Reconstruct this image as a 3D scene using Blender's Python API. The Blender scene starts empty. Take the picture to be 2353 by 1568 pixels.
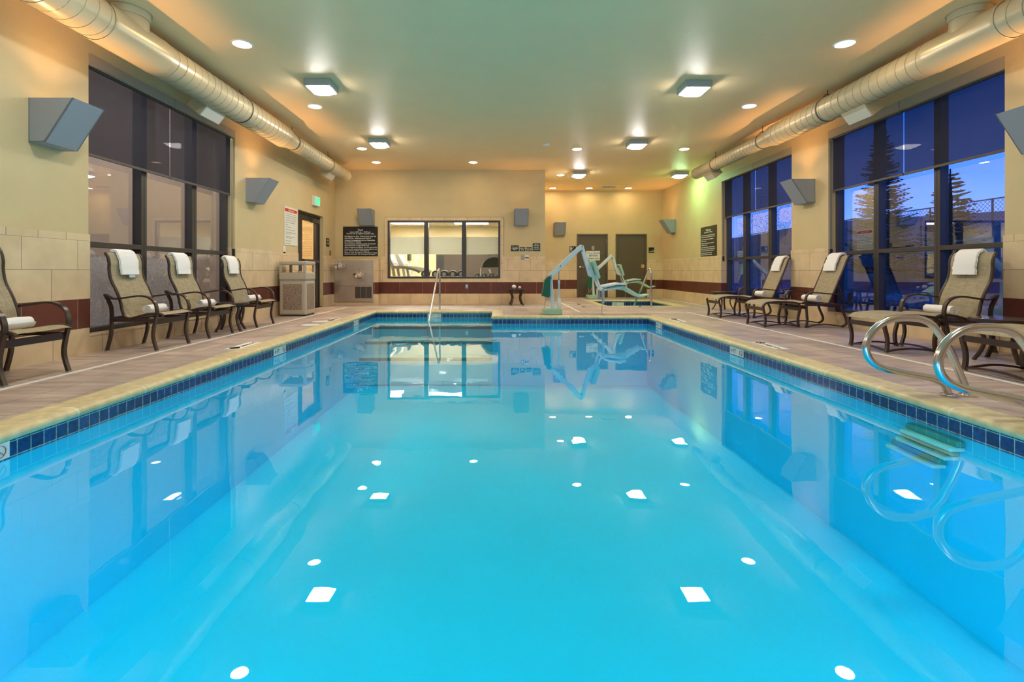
import bpy, bmesh, math, random
from mathutils import Vector, Matrix
random.seed(7)
SC = bpy.context.scene
COL = SC.collection
PI = math.pi

# ------------------------------------------------------------------ materials
def _nt(name):
    m = bpy.data.materials.new(name); m.use_nodes = True
    nt = m.node_tree; nt.nodes.clear()
    out = nt.nodes.new('ShaderNodeOutputMaterial')
    return m, nt, out
def N(nt, t, **kw):
    n = nt.nodes.new(t)
    for k, v in kw.items(): setattr(n, k, v)
    return n
def L(nt, a, b): nt.links.new(a, b)
def rgb(c): return (c[0], c[1], c[2], 1.0)
def s2l(r, g, b):
    f = lambda v: (v/255/12.92) if v/255 <= .04045 else ((v/255+.055)/1.055)**2.4
    return (f(r), f(g), f(b))

def mat(name, c, rough=.5, metal=0, spec=.5, var=0, vscale=8, bump=0, bscale=60, coat=0, alpha=1):
    m, nt, out = _nt(name)
    p = N(nt, 'ShaderNodeBsdfPrincipled')
    p.inputs['Base Color'].default_value = rgb(c)
    p.inputs['Roughness'].default_value = rough
    p.inputs['Metallic'].default_value = metal
    p.inputs['Specular IOR Level'].default_value = spec
    p.inputs['Coat Weight'].default_value = coat
    tc = None
    if var or bump:
        tc = N(nt, 'ShaderNodeTexCoord')
    if var:
        n = N(nt, 'ShaderNodeTexNoise'); n.inputs['Scale'].default_value = vscale; n.inputs['Detail'].default_value = 5
        L(nt, tc.outputs['Object'], n.inputs['Vector'])
        r = N(nt, 'ShaderNodeMapRange')
        r.inputs[1].default_value = .3; r.inputs[2].default_value = .7
        r.inputs[3].default_value = 1-var; r.inputs[4].default_value = 1+var
        L(nt, n.outputs[0], r.inputs[0])
        mx = N(nt, 'ShaderNodeVectorMath', operation='SCALE')
        mx.inputs[0].default_value = c
        L(nt, r.outputs[0], mx.inputs['Scale'])
        L(nt, mx.outputs[0], p.inputs['Base Color'])
    if bump:
        n = N(nt, 'ShaderNodeTexNoise'); n.inputs['Scale'].default_value = bscale; n.inputs['Detail'].default_value = 4
        L(nt, tc.outputs['Object'], n.inputs['Vector'])
        b = N(nt, 'ShaderNodeBump'); b.inputs['Strength'].default_value = bump; b.inputs['Distance'].default_value = .01
        L(nt, n.outputs[0], b.inputs['Height']); L(nt, b.outputs[0], p.inputs['Normal'])
    L(nt, p.outputs[0], out.inputs[0])
    return m

def emit(name, c, s):
    m, nt, out = _nt(name)
    e = N(nt, 'ShaderNodeEmission'); e.inputs[0].default_value = rgb(c); e.inputs[1].default_value = s
    L(nt, e.outputs[0], out.inputs[0]); return m

def brick(name, ax, c1, c2, cm, w, h, u0=0, v0=0, mortar=.004, rough=.35, var=.12, vscale=5, offset=.5, bump=.15, spec=.4, fine=0, stretch=None):
    """tiles laid in the plane of two object axes, e.g. ax='yz'"""
    m, nt, out = _nt(name)
    p = N(nt, 'ShaderNodeBsdfPrincipled'); p.inputs['Roughness'].default_value = rough
    p.inputs['Specular IOR Level'].default_value = spec
    tc = N(nt, 'ShaderNodeTexCoord'); sp = N(nt, 'ShaderNodeSeparateXYZ'); cb = N(nt, 'ShaderNodeCombineXYZ')
    L(nt, tc.outputs['Object'], sp.inputs[0])
    for i, a in enumerate(ax):
        ad = N(nt, 'ShaderNodeMath', operation='ADD'); ad.inputs[1].default_value = -(u0, v0)[i] + 50*(w, h)[i]*2
        L(nt, sp.outputs['XYZ'.index(a.upper())], ad.inputs[0]); L(nt, ad.outputs[0], cb.inputs[i])
    b = N(nt, 'ShaderNodeTexBrick'); b.offset = offset; b.squash = 1
    b.inputs['Color1'].default_value = rgb(c1); b.inputs['Color2'].default_value = rgb(c2); b.inputs['Mortar'].default_value = rgb(cm)
    b.inputs['Scale'].default_value = 1; b.inputs['Mortar Size'].default_value = mortar; b.inputs['Mortar Smooth'].default_value = .1
    b.inputs['Brick Width'].default_value = w; b.inputs['Row Height'].default_value = h
    L(nt, cb.outputs[0], b.inputs['Vector'])
    n = N(nt, 'ShaderNodeTexNoise'); n.inputs['Scale'].default_value = vscale; n.inputs['Detail'].default_value = 6
    if stretch:
        mp = N(nt, 'ShaderNodeMapping'); mp.inputs['Scale'].default_value = stretch
        L(nt, tc.outputs['Object'], mp.inputs[0]); L(nt, mp.outputs[0], n.inputs['Vector'])
    else: L(nt, tc.outputs['Object'], n.inputs['Vector'])
    r = N(nt, 'ShaderNodeMapRange'); r.inputs[1].default_value = .3; r.inputs[2].default_value = .7
    r.inputs[3].default_value = 1-var; r.inputs[4].default_value = 1+var
    L(nt, n.outputs[0], r.inputs[0])
    mx = N(nt, 'ShaderNodeVectorMath', operation='SCALE')
    L(nt, b.outputs['Color'], mx.inputs[0]); L(nt, r.outputs[0], mx.inputs['Scale'])
    L(nt, mx.outputs[0], p.inputs['Base Color'])
    bp = N(nt, 'ShaderNodeBump'); bp.inputs['Strength'].default_value = bump; bp.inputs['Distance'].default_value = .004; bp.invert = True
    if fine:
        n2 = N(nt, 'ShaderNodeTexNoise'); n2.inputs['Scale'].default_value = 30; n2.inputs['Detail'].default_value = 3
        L(nt, tc.outputs['Object'], n2.inputs['Vector'])
        a2 = N(nt, 'ShaderNodeMath', operation='MULTIPLY_ADD'); a2.inputs[1].default_value = fine
        L(nt, n2.outputs[0], a2.inputs[0]); L(nt, b.outputs['Fac'], a2.inputs[2]); L(nt, a2.outputs[0], bp.inputs['Height'])
    else:
        L(nt, b.outputs['Fac'], bp.inputs['Height'])
    L(nt, bp.outputs[0], p.inputs['Normal'])
    L(nt, p.outputs[0], out.inputs[0]); return m

def glassy(name, tint, base, k, power, gloss=(1, 1, 1), rough=0.0, bump=0, bscale=1.5, wdist=.02):
    """clear surface: reflection rises towards grazing, the rest passes straight through, tinted"""
    m, nt, out = _nt(name)
    t = N(nt, 'ShaderNodeBsdfTransparent'); t.inputs[0].default_value = rgb(tint)
    g = N(nt, 'ShaderNodeBsdfGlossy'); g.inputs[0].default_value = rgb(gloss); g.inputs['Roughness'].default_value = rough
    lw = N(nt, 'ShaderNodeLayerWeight'); lw.inputs[0].default_value = .5
    pw = N(nt, 'ShaderNodeMath', operation='POWER'); pw.inputs[1].default_value = power
    ma = N(nt, 'ShaderNodeMath', operation='MULTIPLY_ADD'); ma.inputs[1].default_value = k; ma.inputs[2].default_value = base; ma.use_clamp = True
    L(nt, lw.outputs['Facing'], pw.inputs[0]); L(nt, pw.outputs[0], ma.inputs[0])
    mx = N(nt, 'ShaderNodeMixShader'); L(nt, ma.outputs[0], mx.inputs[0]); L(nt, t.outputs[0], mx.inputs[1]); L(nt, g.outputs[0], mx.inputs[2])
    if bump:
        tc = N(nt, 'ShaderNodeTexCoord')
        n = N(nt, 'ShaderNodeTexNoise'); n.inputs['Scale'].default_value = bscale; n.inputs['Detail'].default_value = 2
        L(nt, tc.outputs['Object'], n.inputs['Vector'])
        b = N(nt, 'ShaderNodeBump'); b.inputs['Strength'].default_value = bump; b.inputs['Distance'].default_value = wdist
        L(nt, n.outputs[0], b.inputs['Height']); L(nt, b.outputs[0], g.inputs['Normal'])
    L(nt, mx.outputs[0], out.inputs[0]); return m

def veil(name, c, clear, rough=.6, trans=.3, spots=None):
    """thin see-through cloth or frosted film: part of the light passes straight"""
    m, nt, out = _nt(name)
    d = N(nt, 'ShaderNodeBsdfDiffuse'); d.inputs[0].default_value = rgb(c)
    tl = N(nt, 'ShaderNodeBsdfTranslucent'); tl.inputs[0].default_value = rgb(c)
    m1 = N(nt, 'ShaderNodeMixShader'); m1.inputs[0].default_value = trans
    L(nt, d.outputs[0], m1.inputs[1]); L(nt, tl.outputs[0], m1.inputs[2])
    t = N(nt, 'ShaderNodeBsdfTransparent')
    mx = N(nt, 'ShaderNodeMixShader'); mx.inputs[0].default_value = clear
    if spots:      # patchy beads of moisture
        tc = N(nt, 'ShaderNodeTexCoord'); n = N(nt, 'ShaderNodeTexNoise'); n.inputs['Scale'].default_value = 22; n.inputs['Detail'].default_value = 8; n.inputs['Roughness'].default_value = .75
        L(nt, tc.outputs['Object'], n.inputs['Vector'])
        r = N(nt, 'ShaderNodeMapRange'); r.inputs[1].default_value = .38; r.inputs[2].default_value = .62; r.inputs[3].default_value = spots[0]; r.inputs[4].default_value = spots[1]
        L(nt, n.outputs[0], r.inputs[0]); L(nt, r.outputs[0], mx.inputs[0])
    L(nt, m1.outputs[0], mx.inputs[1]); L(nt, t.outputs[0], mx.inputs[2])
    L(nt, mx.outputs[0], out.inputs[0]); return m

def weave(name, c1, c2, scale=140):
    m, nt, out = _nt(name)
    p = N(nt, 'ShaderNodeBsdfPrincipled'); p.inputs['Roughness'].default_value = .75
    tc = N(nt, 'ShaderNodeTexCoord')
    def streak(sx, sy):
        mp = N(nt, 'ShaderNodeMapping'); mp.inputs['Scale'].default_value = (sx, sy, sx)
        n = N(nt, 'ShaderNodeTexNoise'); n.inputs['Scale'].default_value = 1; n.inputs['Detail'].default_value = 2
        L(nt, tc.outputs['Object'], mp.inputs[0]); L(nt, mp.outputs[0], n.inputs['Vector']); return n
    a = streak(scale, 9); b = streak(9, scale)
    ad = N(nt, 'ShaderNodeMath', operation='ADD'); L(nt, a.outputs[0], ad.inputs[0]); L(nt, b.outputs[0], ad.inputs[1])
    r = N(nt, 'ShaderNodeMapRange'); r.inputs[1].default_value = .75; r.inputs[2].default_value = 1.25; L(nt, ad.outputs[0], r.inputs[0])
    mx = N(nt, 'ShaderNodeMix', data_type='RGBA'); mx.inputs['A'].default_value = rgb(c1); mx.inputs['B'].default_value = rgb(c2)
    L(nt, r.outputs[0], mx.inputs['Factor']); L(nt, mx.outputs['Result'], p.inputs['Base Color'])
    bp = N(nt, 'ShaderNodeBump'); bp.inputs['Strength'].default_value = .3; bp.inputs['Distance'].default_value = .002
    L(nt, ad.outputs[0], bp.inputs['Height']); L(nt, bp.outputs[0], p.inputs['Normal'])
    L(nt, p.outputs[0], out.inputs[0]); return m

M = {}
PAINT = (.635, .52, .295)
M['paint'] = mat('wall_paint', PAINT, .55, var=.03, vscale=3, bump=.25, bscale=90)
M['ceil'] = mat('ceiling_paint', (.94, .685, .385), .45, var=.02, vscale=2, bump=.25, bscale=70)
TC1, TC2, TM = (.75, .60, .39), (.70, .55, .35), (.36, .28, .19)
RC1, RC2, RM = (.145, .042, .028), (.12, .034, .024), (.33, .22, .15)
for a in 'xy':
    M['tile_'+a] = brick('beige_wall_tile_'+a, a+'z', TC1, TC2, TM, .615, .31, u0=.28 if a == 'y' else -.36, v0=.59, var=.10, vscale=4)
    M['base_'+a] = brick('beige_base_tile_'+a, a+'z', TC1, TC2, TM, .615, .5, u0=-.01 if a == 'y' else .1, v0=-.1, var=.10, vscale=4, offset=0)
    M['red_'+a] = brick('oxblood_wall_tile_'+a, a+'z', RC1, RC2, RM, .615, .5, u0=.28 if a == 'y' else -.2, v0=.2, var=.15, vscale=6, offset=0)
    M['cap_'+a] = brick('beige_cap_tile_'+a, a+'z', TC1, TC2, TM, .31, .5, u0=.1, v0=1.1, var=.08, vscale=4, offset=0)
M['deck'] = brick('deck_tile', 'yx', s2l(196, 177, 166), s2l(170, 155, 149), s2l(132, 120, 115), .61, .305, u0=0, v0=.05, mortar=.004, rough=.42, var=.24, vscale=2.6, bump=.2, stretch=(1.0, 4.5, 1))
M['coping_y'] = brick('travertine_coping_y', 'yx', s2l(214, 200, 158), s2l(204, 188, 146), s2l(228, 218, 192), .61, 40, u0=.16, v0=-20, mortar=.009, rough=.4, var=.16, vscale=14, offset=0, bump=.1, fine=-.4)
M['coping_x'] = brick('travertine_coping_x', 'xy', s2l(214, 200, 158), s2l(204, 188, 146), s2l(228, 218, 192), .61, 40, u0=.16, v0=-20, mortar=.009, rough=.4, var=.16, vscale=14, offset=0, bump=.1, fine=-.4)
for a in 'xy':
    M['band_'+a] = brick('navy_waterline_tile_'+a, a+'z', s2l(24, 66, 132), s2l(18, 46, 104), s2l(150, 178, 178), .083, .083, u0=.0, v0=-.151, mortar=.003, rough=.15, var=.45, vscale=45, offset=0, bump=.3, spec=.6)
M['plaster'] = mat('pool_plaster', (.004, .655, .985), .6, var=.04, vscale=1.2)
M['stepplaster'] = mat('step_plaster', (.22, .66, .78), .6, var=.04, vscale=2)
M['recess'] = mat('step_recess_tile', (.06, .34, .28), .4)
M['nosing'] = mat('step_nosing_tile', s2l(40, 120, 130), .3)
M['water'] = glassy('pool_water', (.45, .965, 1.0), .010, .95, 4.6, bump=.05, bscale=2.2, wdist=.03)
M['spawater'] = glassy('spa_water', (.5, .88, .82), .05, .95, 4.2, bump=.05, bscale=4, wdist=.02)
M['whiteline'] = mat('white_line_tile', (.83, .82, .78), .5)
M['black'] = mat('black_ink', (.012, .012, .012), .5)
M['redink'] = mat('red_ink', (.62, .04, .03), .5)
M['bronze'] = mat('dark_bronze_aluminium', (.055, .046, .042), .38, metal=.3)
M['bronzetop'] = mat('dark_bronze_face', (.064, .058, .057), .35, metal=.3)
M['glass'] = glassy('window_glass', (.80, .84, .88), .075, .5, 2.0)
M['clear'] = glassy('clear_glass', (.93, .95, .94), .03, .5, 4.0)
M['frost'] = veil('frosted_film', (.80, .79, .70), .10, trans=.45)
M['fog'] = veil('condensation', (.55, .57, .62), .62, trans=.6, spots=(.95, .35))
M['hill'] = mat('far_hill', (.22, .17, .19), .9, var=.25, vscale=.25)
M['blind'] = veil('charcoal_screen_fabric', (.052, .050, .066), .10, trans=.3)
M['bluegrey'] = mat('grey_sconce_paint', (.30, .33, .38), .42)
M['duct'] = mat('duct_paint', (.56, .485, .32), .30, metal=.12, spec=.5)
M['ductseam'] = mat('duct_seam', (.36, .31, .22), .5)
M['offwhite'] = mat('register_white', (.62, .60, .52), .5)
M['white'] = mat('white_enamel', (.80, .80, .77), .4)
M['lightsq'] = emit('square_lamp_lens', (1, .95, .90), 37)
M['lightgr'] = emit('green_white_lamp_lens', (.42, 1, .42), 30)
M['lightdn'] = emit('downlight_lens', (1, .68, .34), 31)
M['poolfill'] = emit('pool_fill_lens', (.70, .95, 1), 80)  # glow of the added underwater fill lights
M['bulb'] = emit('sconce_bulb', (1, .68, .32), 6)
M['troffer'] = emit('troffer_lens', (1, .93, .78), 18)
M['steel'] = mat('brushed_steel', (.62, .62, .66), .22, metal=1)
M['steelpanel'] = mat('steel_panel', (.62, .60, .60), .36, metal=1, var=.15, vscale=1.5)
M['chrome'] = mat('chrome', (.75, .75, .75), .08, metal=1)
M['grille'] = mat('dark_grille', (.11, .10, .10), .4, metal=.6)
M['frame'] = mat('brown_chair_frame', (.058, .036, .031), .30, metal=.25, spec=.6)
M['sling'] = weave('beige_sling', s2l(176, 164, 136), s2l(150, 138, 112), 110)
M['tabletop'] = mat('mottled_table_top', (.10, .08, .075), .18, var=.5, vscale=60)
M['towel'] = mat('white_terry', (.93, .93, .95), .95, bump=.12, bscale=220)
M['towelshade'] = mat('towel_label', (.55, .68, .72), .8)
M['foot'] = mat('grey_foot_cap', (.30, .28, .27), .5)
M['binbody'] = mat('beige_bin_plastic', (.47, .42, .34), .55)
M['binstone'] = mat('bin_aggregate', (.30, .23, .18), .85, var=.7, vscale=95, bump=.4, bscale=120)
M['door'] = mat('olive_brown_door', (.105, .083, .055), .5)
M['doorframe'] = mat('olive_brown_frame', (.12, .095, .065), .45)
M['signblack'] = mat('black_sign_board', (.012, .011, .012), .35)
M['signbrown'] = mat('dark_brown_sign_board', (.045, .04, .028), .4)
M['signwhite'] = mat('white_sign_board', (.76, .76, .70), .5)
M['lettering'] = mat('white_lettering', (.72, .72, .70), .5)
M['greyink'] = mat('grey_print', (.30, .31, .33), .6)
M['blueink'] = mat('blue_print', (.03, .20, .42), .5)
M['exitgreen'] = emit('exit_letter', (.02, .9, .22), .55)
M['exitface'] = emit('exit_face', (.45, .8, .55), .32)
M['liftwhite'] = mat('lift_white_enamel', (.62, .70, .74), .35)
M['liftgreen'] = mat('lift_sea_green_plastic', (.34, .56, .42), .45)
M['darkgreen'] = mat('lift_dark_green_cover', (.006, .10, .05), .45)
M['strap'] = mat('grey_webbing', (.42, .44, .48), .8)
M['plate'] = mat('grey_plate', (.36, .38, .40), .4, metal=.5)
M['yellow'] = mat('yellow_tag', (.75, .55, .15), .5)
M['gymdark'] = mat('gym_dark_wall', (.07, .048, .036), .6)
M['gymgrey'] = mat('gym_grey_plastic', (.22, .21, .19), .4)
M['gymblack'] = mat('gym_black', (.02, .02, .022), .45)
M['gymfloor'] = mat('gym_floor', (.20, .18, .16), .5)
M['ceiltile'] = brick('gym_ceiling_tile', 'xy', (.72, .70, .62), (.70, .68, .60), (.4, .38, .32), .61, .61, mortar=.012, offset=0)
M['brick'] = mat('exterior_stucco', (.19, .12, .08), .8, var=.1)
M['backdrop'] = mat('reflection_beige', (.50, .41, .28), .8, var=.04)  # beige of the mirrored room, for the added backdrop wall
M['grass'] = mat('winter_grass', (.10, .11, .05), .9, var=.5, vscale=6)
M['berm'] = mat('berm_soil', (.20, .16, .14), .9, var=.3, vscale=1.5)
M['rock'] = mat('grey_rock', (.26, .26, .28), .8, var=.4, vscale=9)
M['asphalt'] = mat('asphalt', (.10, .10, .11), .8, var=.2)
M['spruce'] = mat('spruce_needles', (.05, .065, .055), .8, var=.4, vscale=30)
M['bark'] = mat('bark', (.06, .045, .035), .9)
M['leaf'] = mat('yellow_leaves', (.30, .22, .05), .8, var=.4, vscale=12)
M['shrub'] = mat('green_leaves', (.10, .13, .05), .8, var=.4, vscale=12)
M['galv'] = mat('galvanised', (.10, .10, .11), .5, metal=.5)

# ------------------------------------------------------------------ mesh helper
def catmull(pts, n=6, closed=False):
    P = [Vector(p) for p in pts]; out = []
    m = len(P)
    rng = range(m) if closed else range(m-1)
    for i in rng:
        if closed: p0, p1, p2, p3 = P[(i-1) % m], P[i], P[(i+1) % m], P[(i+2) % m]
        else:
            p1, p2 = P[i], P[i+1]
            p0 = P[i-1] if i > 0 else p1*2-p2
            p3 = P[i+2] if i+2 < m else p2*2-p1
        for k in range(n):
            t = k/n
            out.append(.5*((2*p1)+(-p0+p2)*t+(2*p0-5*p1+4*p2-p3)*t*t+(-p0+3*p1-3*p2+p3)*t**3))
    if not closed: out.append(P[-1])
    return out

class MB:
    def __init__(s): s.v = []; s.f = []
    def add(s, vs, fs, mx=None):
        b = len(s.v)
        for p in vs:
            p = Vector(p)
            s.v.append(mx @ p if mx else p)
        for f in fs: s.f.append(tuple(i+b for i in f))
        return s
    def box(s, x0, x1, y0, y1, z0, z1, mx=None):
        return s.add([(x0,y0,z0),(x1,y0,z0),(x1,y1,z0),(x0,y1,z0),(x0,y0,z1),(x1,y0,z1),(x1,y1,z1),(x0,y1,z1)],
              [(0,3,2,1),(4,5,6,7),(0,1,5,4),(1,2,6,5),(2,3,7,6),(3,0,4,7)], mx)
    def prism(s, poly, a0, a1, plane='xz', mx=None):
        """poly in a plane, extruded along the third axis"""
        n = len(poly)
        def mk(p, a):
            if plane == 'xz': return (p[0], a, p[1])
            if plane == 'yz': return (a, p[0], p[1])
            return (p[0], p[1], a)
        vs = [mk(p, a0) for p in poly]+[mk(p, a1) for p in poly]
        fs = [tuple(range(n)), tuple(range(2*n-1, n-1, -1))]
        for i in range(n):
            j = (i+1) % n; fs.append((i, i+n, j+n, j))
        return s.add(vs, fs, mx)
    def sweep(s, path, prof, up=None, closed=False, caps=True):
        """prof: list of (side, up) offsets; frame by parallel transport or fixed side vector"""
        P = [Vector(p) for p in path]; n = len(P); m = len(prof)
        T = []
        for i in range(n):
            a = P[(i-1) % n] if (closed or i > 0) else P[i]
            b = P[(i+1) % n] if (closed or i < n-1) else P[i]
            T.append((b-a).normalized())
        if up is None:
            ref = Vector((0, 0, 1)) if abs(T[0].z) < .9 else Vector((1, 0, 0))
            side = T[0].cross(ref).normalized()
        vs = []
        for i in range(n):
            if up is not None:
                side = Vector(up) - T[i]*Vector(up).dot(T[i]); side.normalize()
            elif i > 0:
                q = T[i-1].rotation_difference(T[i]); side = q @ side
                side = (side - T[i]*side.dot(T[i])).normalized()
            nn = side.cross(T[i])
            for (a, b) in prof: vs.append(P[i]+side*a+nn*b)
        fs = []
        for i in range(n if closed else n-1):
            j = (i+1) % n
            for k in range(m):
                l = (k+1) % m; fs.append((i*m+k, i*m+l, j*m+l, j*m+k))
        if caps and not closed:
            fs.append(tuple(range(m-1, -1, -1))); fs.append(tuple((n-1)*m+k for k in range(m)))
        return s.add(vs, fs)
    def tube(s, path, r, n=10, closed=False):
        return s.sweep(path, [(r*math.cos(2*PI*k/n), r*math.sin(2*PI*k/n)) for k in range(n)], closed=closed)
    def bar(s, path, w, h, side):
        """rectangular bar; w along the side vector"""
        return s.sweep(path, [(-w/2,-h/2),(w/2,-h/2),(w/2,h/2),(-w/2,h/2)], up=side)
    def lathe(s, prof, n=24, c=(0,0,0), axis='z', cap=True):
        vs = []; fs = []; m = len(prof)
        for k in range(n):
            a = 2*PI*k/n
            for (r, h) in prof:
                if axis == 'z': p = (c[0]+r*math.cos(a), c[1]+r*math.sin(a), c[2]+h)
                elif axis == 'y': p = (c[0]+r*math.cos(a), c[1]+h, c[2]-r*math.sin(a))
                else: p = (c[0]+h, c[1]+r*math.cos(a), c[2]+r*math.sin(a))
                vs.append(p)
        for k in range(n):
            l = (k+1) % n
            for i in range(m-1): fs.append((k*m+i, l*m+i, l*m+i+1, k*m+i+1))
        if cap:
            if prof[0][0] > 1e-6: fs.append(tuple(k*m for k in range(n-1, -1, -1)))
            if prof[-1][0] > 1e-6: fs.append(tuple(k*m+m-1 for k in range(n)))
        return s.add(vs, fs)
    def ball(s, c, r, n=10, sq=(1,1,1)):
        prof = [(math.sin(PI*i/n), -math.cos(PI*i/n)) for i in range(n+1)]
        t = MB().lathe([(max(a, 1e-4), b) for a, b in prof], n*2)
        return s.add([(c[0]+v.x*r*sq[0], c[1]+v.y*r*sq[1], c[2]+v.z*r*sq[2]) for v in t.v], t.f)
    def moved(s, mx):
        s.v = [mx @ p for p in s.v]; return s
    def build(s, name, m, parent=None, bevel=0, smooth=None, seg=2, loc=None, weld=False):
        me = bpy.data.meshes.new(name)
        me.from_pydata([tuple(p) for p in s.v], [], s.f); me.update()
        bm = bmesh.new(); bm.from_mesh(me)
        if weld: bmesh.ops.remove_doubles(bm, verts=bm.verts, dist=1e-5)
        bmesh.ops.recalc_face_normals(bm, faces=bm.faces); bm.to_mesh(me); bm.free()
        me.materials.append(m if not isinstance(m, str) else M[m])
        if smooth:
            me.shade_smooth(); me.set_sharp_from_angle(angle=math.radians(smooth))
        o = bpy.data.objects.new(name, me); COL.objects.link(o)
        if parent: o.parent = parent
        if loc: o.location = loc
        if bevel:
            b = o.modifiers.new('Bevel', 'BEVEL'); b.width = bevel; b.segments = seg; b.limit_method = 'ANGLE'; b.angle_limit = math.radians(40)
        return o

def tag(o, label=None, cat=None, group=None, kind=None):
    if label: o['label'] = label
    if cat: o['category'] = cat
    if group: o['group'] = group
    if kind: o['kind'] = kind
    return o
def empty(name, loc=(0,0,0), rz=0, label=None, cat=None, group=None, kind=None):
    o = bpy.data.objects.new(name, None); COL.objects.link(o)
    o.empty_display_size = .1; o.location = loc; o.rotation_euler = (0, 0, rz)
    return tag(o, label, cat, group, kind)
def kids(o): return [c for c in bpy.data.objects if c.parent == o]
def dup(o, loc=None, rz=None, parent=None, label=None, group=None):
    c = o.copy(); COL.objects.link(c)
    if parent is not None: c.parent = parent
    if loc is not None: c.location = loc
    if rz is not None: c.rotation_euler = (0, 0, rz)
    if label: c['label'] = label
    if group: c['group'] = group
    for k in kids(o): dup(k, parent=c)
    return c
def struct(o): o['kind'] = 'structure'; return o

_tc = {}
def text_geo(body, size, align='LEFT', shear=0, bold=0):
    cu = bpy.data.curves.new('lettering_curve', 'FONT'); cu.body = body; cu.size = size; cu.align_x = align; cu.shear = shear
    cu.resolution_u = 2; cu.extrude = .0006; cu.offset = bold
    ob = bpy.data.objects.new('lettering_curve', cu); COL.objects.link(ob)
    dg = bpy.context.evaluated_depsgraph_get()
    me = bpy.data.meshes.new_from_object(ob.evaluated_get(dg))
    vs = [v.co.copy() for v in me.vertices]; fs = [tuple(p.vertices) for p in me.polygons]
    bpy.data.objects.remove(ob); bpy.data.meshes.remove(me); bpy.data.curves.remove(cu)
    return vs, fs
def frame_mx(o, right, up):
    r = Vector(right).normalized(); u = Vector(up).normalized(); n = r.cross(u)
    m = Matrix.Identity(4)
    for i in range(3): m[i][0] = r[i]; m[i][1] = u[i]; m[i][2] = n[i]; m[i][3] = o[i]
    return m
def letter(mb, mx, body, x, y, size, align='LEFT', fit=None, shear=0, bold=0):
    vs, fs = text_geo(body, size, align, shear, bold)
    if not vs: return
    if fit:
        w = max(v.x for v in vs)-min(v.x for v in vs)
        k = fit/w if w > fit else 1
        vs = [Vector((v.x*k, v.y, v.z)) for v in vs]
    mb.add([(v.x+x, v.y+y, v.z) for v in vs], fs, mx)
# ------------------------------------------------------------------ room dimensions
XL, XR, YF, YA, XJ, YB, ZC = -4.40, 5.57, 13.45, 16.9, 1.26, -2.5, 3.62
TH = .25
WL = (5.35, 8.33, .20, 3.23)
WR1 = (5.48, 8.41, .20, 3.25)
WR2 = (9.46, 12.43, .20, 3.25)
DL = (10.95, 12.53, 0, 2.25)
WG = (-2.985, .055, .69, 2.255)
D2 = (2.66, 3.71, 0, 2.15)
D3 = (3.98, 5.03, 0, 2.15)

def wall_y(mb, x0, x1, y0, y1, z0, z1, ops):
    """wall running along y between x0..x1, with openings (ya,yb,za,zb)"""
    y = y0
    for (a, b, c, d) in sorted(ops):
        if c >= z1 or d <= z0 or a >= y1 or b <= y0: continue
        if a > y: mb.box(x0, x1, y, a, z0, z1)
        if c > z0: mb.box(x0, x1, max(a, y), b, z0, c)
        if d < z1: mb.box(x0, x1, max(a, y), b, d, z1)
        y = b
    if y < y1: mb.box(x0, x1, y, y1, z0, z1)
    return mb
def wall_x(mb, x0, x1, y0, y1, z0, z1, ops):
    x = x0
    for (a, b, c, d) in sorted(ops):
        if c >= z1 or d <= z0 or a >= x1 or b <= x0: continue
        if a > x: mb.box(x, a, y0, y1, z0, z1)
        if c > z0: mb.box(max(a, x), b, y0, y1, z0, c)
        if d < z1: mb.box(max(a, x), b, y0, y1, d, z1)
        x = b
    if x < x1: mb.box(x, x1, y0, y1, z0, z1)
    return mb

struct(wall_y(MB(), XL-TH, XL, YB, YF, -.05, ZC, [WL, DL]).build('wall_left', 'paint'))
struct(wall_y(MB(), XR, XR+TH, YB, YA+.2, -.05, ZC, [WR1, WR2]).build('wall_right', 'paint'))
struct(wall_x(MB(), XL-TH, XJ, YF, YF+.14, -.05, ZC, [WG]).build('wall_far', 'paint'))
struct(MB().box(XJ-.14, XJ, YF+.14, YA, -.05, ZC).build('wall_alcove_side', 'paint'))
struct(wall_x(MB(), XJ-.14, XR, YA, YA+.2, -.05, ZC, [D2, D3]).build('wall_alcove_far', 'paint'))
struct(MB().box(XL-TH, XR+TH, YB-.2, YB, -.05, ZC).build('wall_near', 'paint'))
struct(MB().box(XL-TH, XR+TH, YB-.2, YF+.14, ZC, ZC+.15).box(XJ-.14, XR+TH, YF+.14, YA+.2, ZC, ZC+.15).build('ceiling', 'ceil'))

# wainscot: base row, oxblood band, two beige rows and a cap row, a thin skin on each wall
ROWS = [(0, .28, 'base_'), (.28, .59, 'red_'), (.59, 1.21, 'tile_'), (1.21, 1.28, 'cap_')]
T = .012
nt_ = [0]
def trim(mb, m, **k):
    nt_[0] += 1
    return struct(mb.build('trim_%d' % nt_[0], m, **k))
for z0, z1, m in ROWS:
    trim(wall_y(MB(), XL, XL+T, YB, YF-.27, z0, z1, [WL, DL]), m+'y')
    trim(wall_y(MB(), XR-T, XR, YB, YA, z0, z1, [WR1, WR2]), m+'y')
    trim(wall_x(MB(), -3.17, XJ+T, YF-T, YF, z0, z1, [WG]), m+'x')
    trim(MB().box(XJ, XJ+T, YF, YA, z0, z1), m+'y')
    trim(wall_x(MB(), XJ, XR, YA-T, YA, z0, z1, [D2, D3]), m+'x')
    trim(MB().box(XL, XR, YB, YB+T, z0, z1), m+'x')
    # fountain bump-out in the far left corner
    if z0 < 1.2: trim(MB().box(XL+T, -3.17, YF-.27, YF, z0, min(z1, 1.22)), m+'x')
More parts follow.
